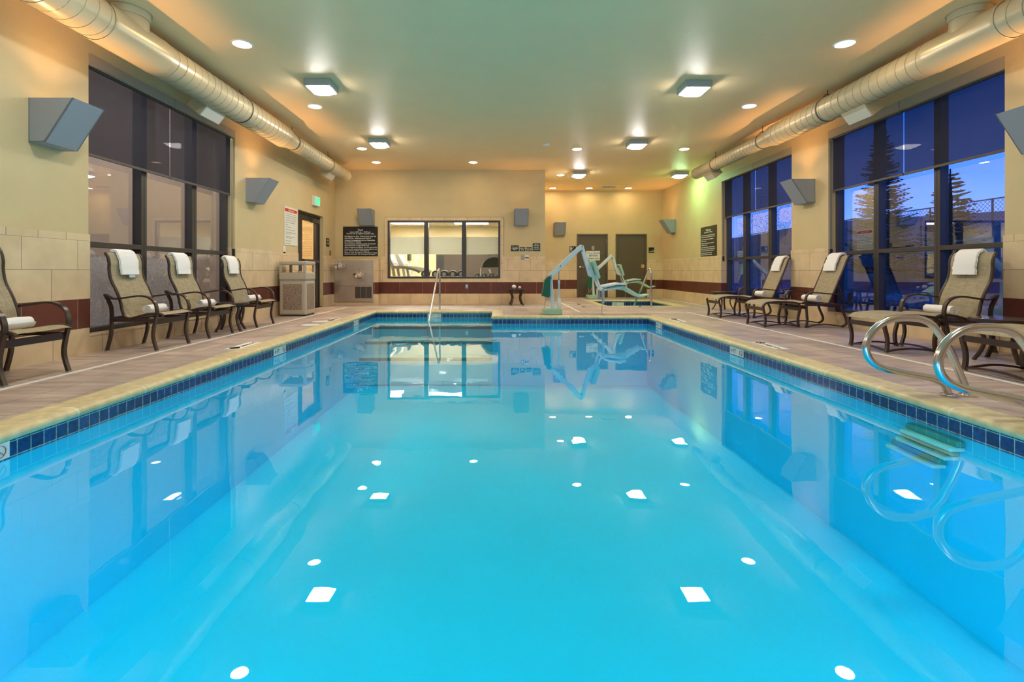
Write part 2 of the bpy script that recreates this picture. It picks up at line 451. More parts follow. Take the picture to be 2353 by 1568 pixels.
    # window and door reveals
for w, s, xw in ((WL, -1, XL), (WR1, 1, XR), (WR2, 1, XR)):
    for z0, z1, m in ROWS[1:]:
        a, b = (xw-.12, xw+T) if s < 0 else (xw-T, xw+.12)
        trim(MB().box(a, b, w[0]-.001, w[0]+.008, max(z0, .2), z1).box(a, b, w[1]-.008, w[1]+.001, max(z0, .2), z1), m+'x')
    a, b = (xw-.12, xw+.02) if s < 0 else (xw-.02, xw+.12)
    trim(MB().box(a, b, w[0], w[1], .185, .205), 'tile_y', bevel=.004)
# mitred tile surround of the fitness window
g = .085
x0, x1, z0, z1 = WG
sur = MB()
sur.prism([(x0-g, z0), (x0, z0), (x0, z1), (x0-g, z1+g)], YF-T-.004, YF)
sur.prism([(x1, z0), (x1+g, z0), (x1+g, z1+g), (x1, z1)], YF-T-.004, YF)
sur.prism([(x0-g, z1+g), (x0, z1), (x1, z1), (x1+g, z1+g)], YF-T-.005, YF)
trim(sur, 'cap_x')
grm = mat('tile_grout', TM, .8)
gr = MB()
for X in (x0-g, x1+g): gr.box(X-.004, X+.004, YF-T-.007, YF, 1.28, z1+g)
gr.box(x0-g, x1+g, YF-T-.007, YF, z1+g-.004, z1+g+.004)
for xa, xb in ((x0-g, x0), (x1+g, x1)):
    gr.bar([(xa, YF-T-.005, z1+g), (xb, YF-T-.005, z1)], .004, .004, (0, 1, 0))
trim(gr, grm)

# ------------------------------------------------------------------ deck, coping, basin
PX0, PX1, PY0, PY1, PJX, PJY = -2.70, 2.90, .50, 9.75, -.14, 11.07
CW = .23
POOL = [(PX0, PY0), (PX1, PY0), (PX1, PY1), (PJX, PY1), (PJX, PJY), (PX0, PJY)]
SX0, SX1, SY0, SY1 = 2.82, 4.62, 12.72, 15.28
SPA = [(SX0, SY0), (SX1, SY0), (SX1, SY1), (SX0, SY1)]
def offset(poly, d):
    n = len(poly); out = []
    for i in range(n):
        p0, p1, p2 = Vector(poly[i-1]), Vector(poly[i]), Vector(poly[(i+1) % n])
        e1 = (p1-p0).normalized(); e2 = (p2-p1).normalized()
        n1 = Vector((e1.y, -e1.x)); n2 = Vector((e2.y, -e2.x))
        out.append(p1 + (n1+n2)*d/(1+n1.dot(n2)))
    return [(p.x, p.y) for p in out]
def in_poly(poly, x, y):
    c = False
    for i in range(len(poly)):
        (xa, ya), (xb, yb) = poly[i-1], poly[i]
        if (ya > y) != (yb > y) and x < (xb-xa)*(y-ya)/(yb-ya)+xa: c = not c
    return c
hp, hs = offset(POOL, CW-.02), offset(SPA, CW-.02)
xs = sorted({XL-.1, XR+.1, XJ-.1, *[p[0] for p in hp+hs]}); ys = sorted({YB-.1, YA+.1, YF+.1, *[p[1] for p in hp+hs]})
dk = MB()
for i in range(len(xs)-1):
    for j in range(len(ys)-1):
        cx, cy = (xs[i]+xs[i+1])/2, (ys[j]+ys[j+1])/2
        if in_poly(hp, cx, cy) or in_poly(hs, cx, cy): continue
        if cx < XJ-.1 and cy > YF+.1: continue
        dk.add([(xs[i], ys[j], 0), (xs[i+1], ys[j], 0), (xs[i+1], ys[j+1], 0), (xs[i], ys[j+1], 0)], [(0, 1, 2, 3)])
dk.box(XL-TH, XL+.05, YB, YF, -.06, -.001)
struct(dk.build('floor', 'deck', weld=True))

PROF = [(CW, -.10), (CW, .004), (.05, .006), (.028, .002), (.010, -.010), (.001, -.026), (.002, -.042), (.012, -.055), (.03, -.060), (.03, -.10)]
def coping(poly, horizontal_mat=True):
    rings = [offset(poly, d) for d, h in PROF]
    n = len(poly); mx, my = MB(), MB()
    for i in range(n):
        j = (i+1) % n
        tgt = mx if abs(poly[i][0]-poly[j][0]) > abs(poly[i][1]-poly[j][1]) else my
        vs = [(*rings[k][e], PROF[k][1]) for k in range(len(PROF)) for e in (i, j)]
        tgt.add(vs, [(2*k, 2*k+1, 2*k+3, 2*k+2) for k in range(len(PROF)-1)])
    return mx, my
for poly in (POOL, SPA):
    a, b = coping(poly)
    nt_[0] += 1; struct(a.build('trim_%d' % nt_[0], 'coping_x', smooth=50, weld=True))
    nt_[0] += 1; struct(b.build('trim_%d' % nt_[0], 'coping_y', smooth=50, weld=True))

def skirt(poly, z0, z1):
    ax, ay = MB(), MB(); n = len(poly)
    for i in range(n):
        a, b = poly[i], poly[(i+1) % n]
        t = ax if abs(a[0]-b[0]) > abs(a[1]-b[1]) else ay
        t.add([(*a, z0), (*b, z0), (*b, z1), (*a, z1)], [(0, 1, 2, 3)])
    return ax, ay
WZ = -.155
bw = offset(POOL, .03)
for poly, zlo in ((offset(POOL, .024), -.162), (offset(SPA, .024), -.30)):
    a, b = skirt(poly, zlo, -.058)
    trim(a, 'band_x'); trim(b, 'band_y')
basin = MB()
for t in skirt(bw, -1.35, -.05): basin.add(t.v, t.f)
basin.add([(*p, -1.35) for p in bw], [tuple(range(6))])
struct(basin.build('pool_basin', 'plaster'))
sp = offset(SPA, .03); sb = MB()
for t in skirt(sp, -.95, -.05): sb.add(t.v, t.f)
sb.add([(*p, -.95) for p in sp], [(0, 1, 2, 3)])
sb.box(SX0-.03, SX0+.4, SY0-.03, SY1+.03, -.95, -.5).box(SX1-.4, SX1+.03, SY0-.03, SY1+.03, -.95, -.5).box(SX0, SX1, SY1-.4, SY1+.03, -.95, -.5)
struct(sb.build('whirlpool_basin', 'stepplaster'))
st = MB()
for k, (y, z) in enumerate(((10.62, -.30), (10.18, -.56), (9.75, -.82))):
    st.box(PX0-.03, PJX+.03, y, PJY+.03, -1.34, z)
struct(st.build('pool_entry_steps', 'stepplaster'))
ns = MB()
for y, z in ((10.62, -.30), (10.18, -.56), (9.75, -.82)): ns.box(PX0-.02, PJX+.02, y-.004, y+.05, z-.05, z+.003)
trim(ns, 'nosing')
w = MB().add([(*p, WZ) for p in bw], [tuple(range(6))]).build('pool_water', 'water')
tag(w, 'clear turquoise water filling the large swimming pool', 'water', kind='stuff')
w = MB().add([(*p, -.135) for p in sp], [(0, 1, 2, 3)]).build('whirlpool_water', 'spawater')
tag(w, 'greenish water in the small whirlpool at the back', 'water', kind='stuff')

for x, lb in ((-1.3, 'left'), (1.5, 'right')):  # added lights out of view, there to brighten the water
    r = empty('added_pool_light', (x, PY0-.03, -.62), 0, lb+' added underwater fill light, unseen below the viewer', 'fill light', 'added underwater fill lights')
    MB().lathe([(.15, 0), (.15, .012), (.125, .02)], 24, axis='y', cap=False).build('rim', 'steel', r)
    MB().lathe([(.122, .01), (.11, .04), (.07, .06), (.0001, .068)], 24, axis='y', cap=False).build('lens', 'poolfill', r, smooth=60)

# toe-hold steps let into the right pool wall under the ladder rails
for i, (z, d) in enumerate(((-.235, 'topmost'), (-.305, 'middle'), (-.39, 'lowest'))):
    r = empty('recessed_pool_step', (2.93, 3.32+(0, .04, .13)[i], z), 0, '%s of three white treads on the right pool wall under the steel rails' % d, 'pool step', 'treads below the ladder rails')
    MB().box(-.10, 0, -.20, .20, -.016, .012).build('tread', 'white', r, bevel=.012)
    MB().box(-.06, 0, -.20, .20, .012, .05).build('recess_back', 'recess', r, bevel=.01)

# white lines and marker tiles in the deck
ln = MB()
def strip(x0, x1, y0, y1): ln.box(x0, x1, y0, y1, -.004, .0025)
strip(-3.735, -3.685, YB, 12.22); strip(-3.735, 1.775, 12.19, 12.24); strip(1.73, 1.78, 10.69, 14.2)
strip(1.73, XR-.02, 10.69, 10.74); strip(4.04, 4.09, YB, 10.69); strip(5.26, 5.30, 10.74, 16.0); strip(1.73, 5.28, 15.97, 16.0) 
trim(ln, 'whiteline')

def marker_flat(cx, cy, w, h, rz, label, big=True):
    """flush white tile in the deck with lettering"""
    r = empty('depth_marker_tile', (cx, cy, 0), rz, label, 'marker tile', 'white marker tiles in the deck')
    MB().box(-w/2, w/2, -h/2, h/2, -.01, .0028).build('tile', 'whiteline', r)
    t = MB(); mx = frame_mx((0, 0, .0034), (1, 0, 0), (0, 1, 0))
    letter(t, mx, 'NO DIVING', -w*.44, -h*.12, h*.5, fit=w*.6)
    t.build('lettering', 'black', r); t = MB()
    cxm = w*.36; R = h*.34
    ring = [(cxm+R*math.cos(2*PI*k/20), R*math.sin(2*PI*k/20), 0) for k in range(20)]
    o2 = MB().bar(ring+[ring[0]], .012, .001, (0, 0, 1))
    o2.bar([(cxm-R*.7, R*.7, 0), (cxm+R*.7, -R*.7, 0)], .012, .001, (0, 0, 1))
    t.add([v+Vector((0, 0, .0034)) for v in o2.v], o2.f)
    t.build('no_diving_symbol', 'black', r)
marker_flat(-3.02, 5.91, .56, .16, -PI/2, 'white no diving tile in the left deck before the towel chairs')
marker_flat(-3.02, 9.15, .50, .16, -PI/2, 'white no diving tile in the left deck past the round lids')
marker_flat(3.22, 5.92, .56, .16, PI/2, 'white no diving tile in the right deck before the steel rails')
marker_flat(3.22, 8.95, .50, .16, PI/2, 'white no diving tile in the right deck near the pool corner')
marker_flat(1.98, 12.35, .36, .14, 0, 'front white tile of the pair left of the whirlpool')
marker_flat(2.02, 13.25, .32, .14, 0, 'rear white tile of the pair left of the whirlpool')
marker_flat(3.35, 12.42, .5, .13, 0, 'white marker tile on the front edge of the whirlpool')

def marker_wall(o, right, label, w=.34, depth='4 FT'):
    r = empty('waterline_marker_tile', o, 0, label, 'marker tile', 'white marker tiles at the waterline')
    mx = frame_mx((0, 0, 0), right, (0, 0, 1)); n = Vector((mx[0][2], mx[1][2], mx[2][2]))
    MB().box(-w/2, w/2, -.045, .045, -.004, .003, mx).build('tile', 'whiteline', r)
    t = MB(); mm = frame_mx(n*.0035, right, (0, 0, 1))
    letter(t, mm, depth, -w*.42, -.024, .07)
    t.build('lettering', 'black', r)
    t = MB(); c = w*.33; R = .034
    ring = [mm @ Vector((c+R*math.cos(2*PI*k/20), R*math.sin(2*PI*k/20), 0)) for k in range(21)]
    t.bar(ring, .008, .001, tuple(n)); t.bar([mm @ Vector((c-R*.7, R*.7, 0)), mm @ Vector((c+R*.7, -R*.7, 0))], .008, .001, tuple(n))
    t.build('no_diving_symbol', 'redink', r)
for y, lb in ((2.6, 'at the near left edge of the photo'), (6.2, 'below the first towel chair'), (9.55, 'below the far round lid')):
    marker_wall((-2.719, y, -.103), (0, 1, 0), 'white 4 FT tile in the left waterline '+lb)
for y, lb in ((6.1, 'beyond the steel rails'), (9.05, 'near the far corner')):
    marker_wall((2.919, y, -.103), (0, -1, 0), 'white 4 FT tile in the right waterline band '+lb)
marker_wall((3.68, SY1+.018, -.12), (1, 0, 0), 'white depth tile in the back wall of the whirlpool', .36, '3 FT')
marker_wall((-1.42, PJY+.018, -.105), (1, 0, 0), 'white depth tile behind the pool entry steps', .30, '3 FT')

for y, x, lb in ((8.2, -3.09, 'nearer'), (8.73, -3.11, 'farther')):
    r = empty('skimmer_lid', (x, y, 0), 0, lb+' round white skimmer lid in the left deck', 'skimmer lid', 'round skimmer lids')
    MB().lathe([(.14, -.01), (.14, .004), (.132, .007), (.0001, .008)], 28).build('lid', 'white', r, smooth=40)
    MB().lathe([(.155, -.01), (.155, .004), (.142, .004)], 28, cap=False).build('rim', 'offwhite', r)

# ------------------------------------------------------------------ windows
def window_side(nm, s, xw, W, muls, zb=.205):
    """aluminium window in a side wall; s=-1 left wall, +1 right wall"""
    y0, y1, z0, z1 = W; z0 = zb
    xf = xw+s*.12; xb = xw+s*.235
    a, b = min(xf, xb), max(xf, xb)
    r = empty(nm, (0, 0, 0)); struct(r)
    f = MB(); fw = .055
    f.box(a, b, y0, y0+fw, z0, z1).box(a, b, y1-fw, y1, z0, z1).box(a, b, y0+fw, y1-fw, z1-fw, z1).box(a, b, y0+fw, y1-fw, z0, z0+.05)
    for (ma, mb_) in muls:
        f.box(a, b, ma, mb_, z0+.05, z1-fw)
        mid = (ma+mb_)/2
    tr = (1.155, 1.215)
    edges = [y0+fw]+[e for m_ in muls for e in m_]+[y1-fw]
    for k in range(0, len(edges), 2): f.box(a, b, edges[k], edges[k+1], *tr)
    struct(f.build('window_frame', 'bronzetop', r, bevel=.003))
    # reveal grooves on the mullion faces
    gmb = MB()
    for (ma, mb_) in muls:
        m_ = (ma+mb_)/2; xx = xf-s*.001
        gmb.box(min(xx, xx+s*.01), max(xx, xx+s*.01), m_-.006, m_+.006, z0+.05, z1-fw)
    struct(gmb.build('mullion_groove', 'gymblack', r))
    gx = xf+s*.085
    for k in range(0, len(edges), 2):
        for (za, zb_) in ((z0+.05, tr[0]), (tr[1], z1-fw)):
            struct(MB().box(gx-.003, gx+.003, edges[k], edges[k+1], za, zb_).build('pane', 'glass', r))
    return r
wl = window_side('window_1', -1, XL, WL, [(6.31, 6.41), (7.36, 7.47)])
window_side('window_2', 1, XR, WR1, [(6.42, 6.51), (7.455, 7.555)])
window_side('window_3', 1, XR, WR2, [(10.38, 10.50), (11.46, 11.58)])
# fogged lower panes of the left window
for (a, b, zt) in ((5.41, 6.31, 1.05), (6.41, 7.36, 1.06), (7.47, 7.62, .9)):
    struct(MB().box(XL-.195, XL-.193, a, b, .26, zt).build('condensation', 'fog', wl))
# fascia above the blinds
for s, xw, W, cut in ((-1, XL, WL, 6.77), (1, XR, WR1, 6.92), (1, XR, WR2, 10.91)):
    for a, b in ((W[0], cut-.004), (cut+.004, W[1])):
        xa, xb = (xw-.05, xw+.004) if s < 0 else (xw-.004, xw+.05)
        trim(MB().box(xa, xb, a+.002, b-.002, 3.12, W[3]), mat('fascia_%d%d' % (s, int(a*10)), (.42, .37, .30), .5))

def blind(s, xw, ya, yb, zb, label):
    x = xw+s*.062
    r = empty('roller_blind', (x, (ya+yb)/2, 3.12), 0, label, 'blind', 'charcoal roller blinds')
    h = (yb-ya)/2
    n = 10; f = MB(); vs = []; fs = []
    for i in range(n+1):
        y = -h+2*h*i/n; dx = .004*math.sin(i*1.9)
        vs += [(dx, y, zb+.03-3.12), (dx*.3, y, .02)]
    for i in range(n): fs.append((2*i, 2*i+2, 2*i+3, 2*i+1))
    f.add(vs, fs); f.build('fabric', 'blind', r)
    MB().box(-.008, .008, -h, h, zb-3.12, zb+.035-3.12).build('bottom_bar', mat('blind_bar', (.065, .058, .060), .4), r, bevel=.004)
    MB().lathe([(.026, -h), (.026, h)], 14, axis='y').build('roller', 'bronze', r)
    # hanging bead chain with its weight on the outer side
    return r
B = []
B.append(blind(-1, XL, 5.37, 6.763, 2.14, 'near half of the charcoal roller blind on the left window'))
B.append(blind(-1, XL, 6.777, 8.29, 2.14, 'far half of the charcoal roller blind on the left window'))
B.append(blind(1, XR, 5.50, 6.912, 2.215, 'near half of the blue-lit roller blind on the large right window'))
B.append(blind(1, XR, 6.928, 8.38, 2.215, 'far half of the roller blind on the large right window'))
B.append(blind(1, XR, 9.48, 10.90, 2.19, 'near half of the roller blind on the small right window'))
B.append(blind(1, XR, 10.925, 12.39, 2.19, 'far half of the roller blind on the small right window'))
for s, xw, y, lb, bl in ((-1, XL, 8.315, 'left window', B[1]), (1, XR, 8.395, 'large right window', B[3]), (1, XR, 12.415, 'small right window', B[5])):
    x = -s*.035
    c = MB().tube([(x, y-bl.location.y, -.05), (x, y-bl.location.y, -1.9)], .003, 5)
    c.tube([(x+.02*s, y-bl.location.y, -.05), (x+.02*s, y-bl.location.y, -1.9)], .003, 5)
    ch = c.build('chain', 'bronze', bl)
    MB().box(x-.012, x+.03, y-.016-bl.location.y, y+.012-bl.location.y, -1.98, -1.86).build('chain_weight', 'gymblack', ch, bevel=.006)

# fitness window
r = empty('window_4'); struct(r)
f = MB(); a, b = YF-.02, YF+.11
f.box(x0, x0+.055, a, b, z0, z1).box(x1-.055, x1, a, b, z0, z1).box(x0+.055, x1-.055, a, b, z1-.05, z1).box(x0+.055, x1-.055, a, b, z0, z0+.055)
mull = ((-2.0, -1.885), (-.985, -.87))
for m0, m1 in mull: f.box(m0, m1, a, b, z0+.055, z1-.05)
struct(f.build('window_frame', 'bronzetop', r, bevel=.004))
e = [x0+.055, *mull[0], *mull[1], x1-.055]
for k in (0, 2, 4):
    p = struct(MB().box(e[k], e[k+1], YF+.045, YF+.051, z0+.055, z1-.05).build('pane', 'clear', r))
    struct(MB().box(e[k]+.001, e[k+1]-.001, YF+.052, YF+.053, 1.345, 1.815).build('frosted_band', 'frost', p))

# ------------------------------------------------------------------ doors
def slab_door(nm, D, hinge, y=YA):
    x0, x1, z0, z1 = D
    r = empty(nm); struct(r)
    f = MB().box(x0, x0+.05, y-.03, y+.12, 0, z1).box(x1-.05, x1, y-.03, y+.12, 0, z1).box(x0+.05, x1-.05, y-.03, y+.12, z1-.05, z1)
    struct(f.build('door_frame', 'doorframe', r, bevel=.004))
    struct(MB().box(x0+.053, x1-.053, y+.01, y+.055, .008, z1-.053).build('door_leaf', 'door', r, bevel=.003))
    hx = x1-.05 if hinge > 0 else x0+.05
    for z in (.3, 1.05, 1.85): struct(MB().lathe([(.009, z), (.009, z+.12)], 8, (hx, y+.003, 0)).build('hinge', 'steel', r))
    kx = x0+.12 if hinge > 0 else x1-.12
    if hinge > 0:
        k = MB().lathe([(.034, 0), (.034, -.012), (.014, -.016), (.012, -.05), (.02, -.055), (.02, -.07), (.0001, -.075)], 16, (kx, y+.008, 1.02), axis='y')
        k.box(kx-.01, kx+.12, y-.066, y-.05, 1.01, 1.032)
        struct(k.build('lever_handle', 'steel', r, smooth=40))
    return r
slab_door('door_2', D2, 1); slab_door('door_3', D3, -1)
# tag hung on the right-hand door
r = empty('door_tag', (4.90, YA-.002, 1.05), 0, 'yellow tag with a red key strap on the right brown door', 'tag')
MB().box(-.05, .05, -.008, 0, -.05, .06).build('plate', 'yellow', r)
MB().lathe([(.025, 0), (.025, -.03), (.0001, -.034)], 12, (0, -.008, .02), axis='y').build('knob', 'chrome', r, smooth=40)
MB().box(.0, .025, -.015, -.006, -.16, -.05).build('strap', 'redink', r)

# glazed entrance door in the left wall: fixed sidelight and a hinged leaf
r = empty('door_1'); struct(r)
y0, y1, _, zt = DL; xa, xb = XL-.20, XL-.085
f = MB().box(xa, xb, y0, y0+.05, 0, zt).box(xa, xb, y1-.05, y1, 0, zt).box(xa, xb, y0+.05, y1-.05, zt-.05, zt).box(xa, xb, 11.20, 11.30, 0, zt-.05).box(xa, xb, y0+.05, 11.2, 0, .1)
struct(f.build('door_frame', 'bronze', r, bevel=.003))
l = MB().box(xa+.02, xb-.02, 11.305, 11.45, .01, zt-.055).box(xa+.02, xb-.02, 12.33, 12.475, .01, zt-.055).box(xa+.02, xb-.02, 11.45, 12.33, .01, .26).box(xa+.02, xb-.02, 11.45, 12.33, zt-.17, zt-.055).box(xa+.02, xb-.02, 11.45, 12.33, 1.07, 1.17)
leaf = struct(l.build('door_leaf', 'bronze', r, bevel=.003))
for za, zb in ((.26, 1.07), (1.17, zt-.17)):
    struct(MB().box(XL-.145, XL-.139, 11.45, 12.33, za, zb).build('pane', 'glass', leaf))
struct(MB().box(XL-.145, XL-.139, y0+.05, 11.2, .1, zt-.05).build('pane', 'clear', r))
struct(MB().box(XL-.105, XL-.03, 11.42, 12.36, 1.085, 1.155).build('push_bar', 'grille', leaf, bevel=.01))
struct(MB().box(XL-.105, XL-.02, 11.95, 12.35, zt-.20, zt-.10).build('door_closer', 'grille', leaf, bevel=.01))
# warm lobby wall beyond the glazed door
struct(MB().box(-6.6, -6.5, 9.2, 14.2, -.05, 3).build('wall_lobby', 'paint'))
struct(MB().box(-6.6, XL-TH, 9.2, 14.2, -.05, -.01).build('floor_lobby', 'deck'))
struct(MB().box(-6.6, XL-TH, 9.2, 14.2, 2.8, 2.85).build('ceiling_lobby', 'ceil'))
struct(MB().box(-6.6, XL-TH, 14.1, 14.2, -.05, 2.85).build('wall_lobby_end', 'paint'))
struct(MB().box(-8.0, XL-TH, 9.0, 9.2, -.1, 5.5).build('wall_reflection_backdrop', 'backdrop'))  # added beige wall, stands in for the room mirrored in the left window
# ------------------------------------------------------------------ ceiling lamps
def square_lamp(x, y, label, lens='lightsq'):
    r = empty('square_ceiling_light', (x, y, ZC), 0, label, 'ceiling light', 'square surface-mounted lamps')
    h = .19
    s = MB()
    s.prism([(-h, 0), (h, 0), (h, -.085), (h-.03, -.10), (-h+.03, -.10), (-h, -.085)], -h, h, 'xz')
    s.build('housing', mat('lamp_housing', (.36, .40, .42), .45) if 'lamp_housing' not in bpy.data.materials else bpy.data.materials['lamp_housing'], r, bevel=.008)
    # domed lens hanging below the housing
    n = 8; vs = []; fs = []
    for i in range(n+1):
        for j in range(n+1):
            u, v = -1+2*i/n, -1+2*j/n
            d = .055*(1-u**4)*(1-v**4)
            vs.append((u*.165, v*.165, -.1005-d))
    for i in range(n):
        for j in range(n): fs.append((i*(n+1)+j, i*(n+1)+j+1, (i+1)*(n+1)+j+1, (i+1)*(n+1)+j))
    MB().add(vs, fs).build('lens', lens, r, smooth=60)
    return r
for x, y, lb in ((-2.57, 7.24, 'nearest on the left, beside a round downlight'), (2.87, 7.30, 'nearest on the right'),
                 (-2.48, 10.4, 'second on the left, before the fitness window'), (2.92, 10.5, 'second on the right, in front of the alcove'),
                 (2.22, 13.75, 'in the alcove above the doors')):
    square_lamp(x, y, 'bright square ceiling lamp, '+lb)
square_lamp(5.02, 13.8, 'greenish-white square ceiling lamp at the right end of the alcove', 'lightgr')
for x, y, lb in ((-2.57, 3.9, 'left'), (2.87, 3.9, 'right'), (-2.57, .6, 'rear left'), (2.87, .6, 'rear right')):
    square_lamp(x, y, 'bright square ceiling lamp above the near pool, '+lb)
def downlight(x, y, label):
    r = empty('recessed_downlight', (x, y, ZC), 0, label, 'ceiling light', 'round recessed downlights')
    MB().lathe([(.125, 0), (.122, -.008), (.105, -.010), (.1, -.002)], 28, cap=False).build('trim_ring', 'white', r, smooth=50)
    MB().lathe([(.101, -.0035), (.0001, -.0035)], 24, cap=False).build('lens', 'lightdn', r)
DL_ = [(-3.08, 5.99, 'nearest on the left'), (4.16, 5.98, 'nearest on the right'), (-3.04, 8.26, 'below the left square lamp'),
       (4.15, 8.24, 'second on the right'), (-3.04, 11.1, 'left of the second square lamp'), (4.16, 11.14, 'right of the second square lamp'),
       (1.76, 11.14, 'left of the second right square lamp'), (-3.06, 12.5, 'near the far left corner'), (-.63, 12.5, 'before the far wall above the fitness window'),
       (1.77, 14.17, 'alone at the alcove corner'), (1.79, 16.4, 'left of three in the back alcove row'), (2.99, 16.4, 'middle of three in the back alcove row'), (4.28, 16.4, 'right of three in the back alcove row')]
for x, y, lb in DL_: downlight(x, y, 'round warm downlight, '+lb)
r = empty('smoke_detector', (1.03, 10.7, ZC), 0, 'small white smoke detector on the middle of the ceiling', 'smoke detector')
MB().lathe([(.07, 0), (.07, -.02), (.055, -.035), (.03, -.045), (.0001, -.047)], 20).build('body', 'white', r, smooth=40)
MB().lathe([(.082, 0), (.08, -.008), (.071, -.009)], 20, cap=False).build('base', 'offwhite', r)
r = empty('air_vent', (3.57, 16.1, ZC), 0, 'white ceiling air vent with dark slots in the alcove', 'vent')
MB().box(-.28, .28, -.18, -.13, -.015, 0).box(-.28, .28, .13, .18, -.015, 0).box(-.28, -.22, -.13, .13, -.015, 0).box(.22, .28, -.13, .13, -.015, 0).build('frame', 'white', r)
MB().box(-.22, .22, -.13, .13, -.004, 0).build('backing', 'gymblack', r)
for i in range(6):
    x = -.18+i*.072
    MB().prism([(x-.02, -.012), (x-.016, -.012), (x+.02, -.002), (x+.016, -.002)], -.13, .13, 'xz').build('slat', 'white', r)

# ------------------------------------------------------------------ spiral ducts
def duct(x, z, r0, r1, yred, yend, label, side):
    """side=+1: room lies towards +x"""
    root = empty('spiral_duct', (x, 0, z), 0, label, 'air duct')
    ys = YB+.02
    MB().lathe([(r0, ys), (r0, yred)], 40, axis='y', cap=False).build('main_tube', 'duct', root, smooth=60)
    MB().lathe([(r0+.004, yred-.05), (r0+.004, yred), (r0-.002, yred+.02), (r1+.004, yred+.27), (r1+.004, yred+.33)], 40, axis='y', cap=False).build('reducer', 'duct', root, smooth=60)
    MB().lathe([(r1, yred+.28), (r1, yend), (r1-.015, yend+.01), (.0001, yend+.012)], 36, axis='y', cap=False).build('end_tube', 'duct', root, smooth=45)
    # spiral lock seam
    def helix(r, ya, yb, pitch):
        n = int((yb-ya)/pitch*22)
        return [(r*math.cos(2*PI*i/22), ya+(yb-ya)*i/n, r*math.sin(2*PI*i/22)) for i in range(n+1)]
    MB().sweep(helix(r0+.0005, ys, 4.85, .145), [(-.006, -.001), (.006, -.001), (.004, .003), (-.004, .003)]).build('spiral_seam', 'ductseam', root)
    MB().sweep(helix(r0+.0005, 5.65, yred, .145), [(-.006, -.001), (.006, -.001), (.004, .003), (-.004, .003)]).build('spiral_seam', 'ductseam', root)
    MB().sweep(helix(r1+.0005, yred+.34, yend, .125), [(-.006, -.001), (.006, -.001), (.004, .003), (-.004, .003)]).build('spiral_seam', 'ductseam', root)
    # tee sleeve and riser to the ceiling
    MB().lathe([(r0+.006, 4.82), (r0+.009, 4.83), (r0+.006, 4.86), (r0+.006, 5.62), (r0+.009, 5.65), (r0+.006, 5.68)], 40, axis='y', cap=False).build('tee_sleeve', 'duct', root, smooth=60)
    R = r0-.012
    vs, fs = [], []; n = 32
    for k in range(n):
        a = 2*PI*k/n; cx, cy = R*math.cos(a), R*math.sin(a)
        zz = math.sqrt(max(r0*r0-cx*cx, 0))*.96
        fl = .05*max(0, abs(math.sin(a)))
        vs += [(cx, 5.25+cy*(1+fl*3), zz-.02), (cx, 5.25+cy, zz+.05 if zz+.05 < ZC-z else ZC-z-.02), (cx, 5.25+cy, ZC-z)]
    for k in range(n):
        l = (k+1) % n
        for i in (0, 1): fs.append((k*3+i, l*3+i, l*3+i+1, k*3+i+1))
    MB().add(vs, fs).build('riser', 'duct', root, smooth=60)
    MB().lathe([(R+.002, ZC-z-.075), (R+.012, ZC-z-.075), (R+.012, ZC-z-.002), (R+.03, ZC-z-.001)], 32, (0, 5.25, 0), cap=False).build('riser_collar', 'duct', root, smooth=40)
    # hangers
    for y, rr in ((1.2, r0), (3.3, r0), (7.52, r0), (yred+.42, r1), (11.4, r1)):
        top = rr+.035
        ring = [((rr+.006)*math.sin(t), y, (rr+.006)*math.cos(t)) for t in [PI*2*k/28 for k in range(3, 26)]]
        h = MB().bar([(.0, y, top)]+ring+[(0, y, top)], .024, .003, (0, 1, 0))
        h.tube([(0, y, top-.01), (0, y, ZC-z)], .006, 6)
        h.bar([(-.06, y, top-.03), (-.03, y, top+.005), (.03, y, top+.005), (.06, y, top-.03)], .03, .006, (0, 1, 0))
        h.build('hanger', 'galv', root)
    # supply registers under the duct
    for ya, rr, ln_, hh in ((6.74, r0, .46, .165), (11.55, r1, .42, .15)):
        mx = Matrix.Translation((0, ya, 0)) @ Matrix.Rotation(side*math.radians(38), 4, 'Y') @ Matrix.Translation((0, 0, -rr+.02))
        s = MB().box(-.13, .09, 0, ln_, -hh, .05, mx)
        s.build('register_box', 'duct', root, bevel=.004)
        fx = .09 if side > 0 else -.13
        g0, g1 = (fx, fx+.006) if side > 0 else (fx-.006, fx)
        MB().box(g0, g1, .01, ln_-.01, -hh+.005, -.02, mx).build('register_face', 'offwhite', root)
    return root
duct(-3.90, 3.33, .200, .150, 9.0, 12.75, 'long beige spiral air duct along the left wall', 1)
duct(4.97, 3.33, .182, .135, 8.95, 12.5, 'long beige spiral air duct along the right wall', -1)

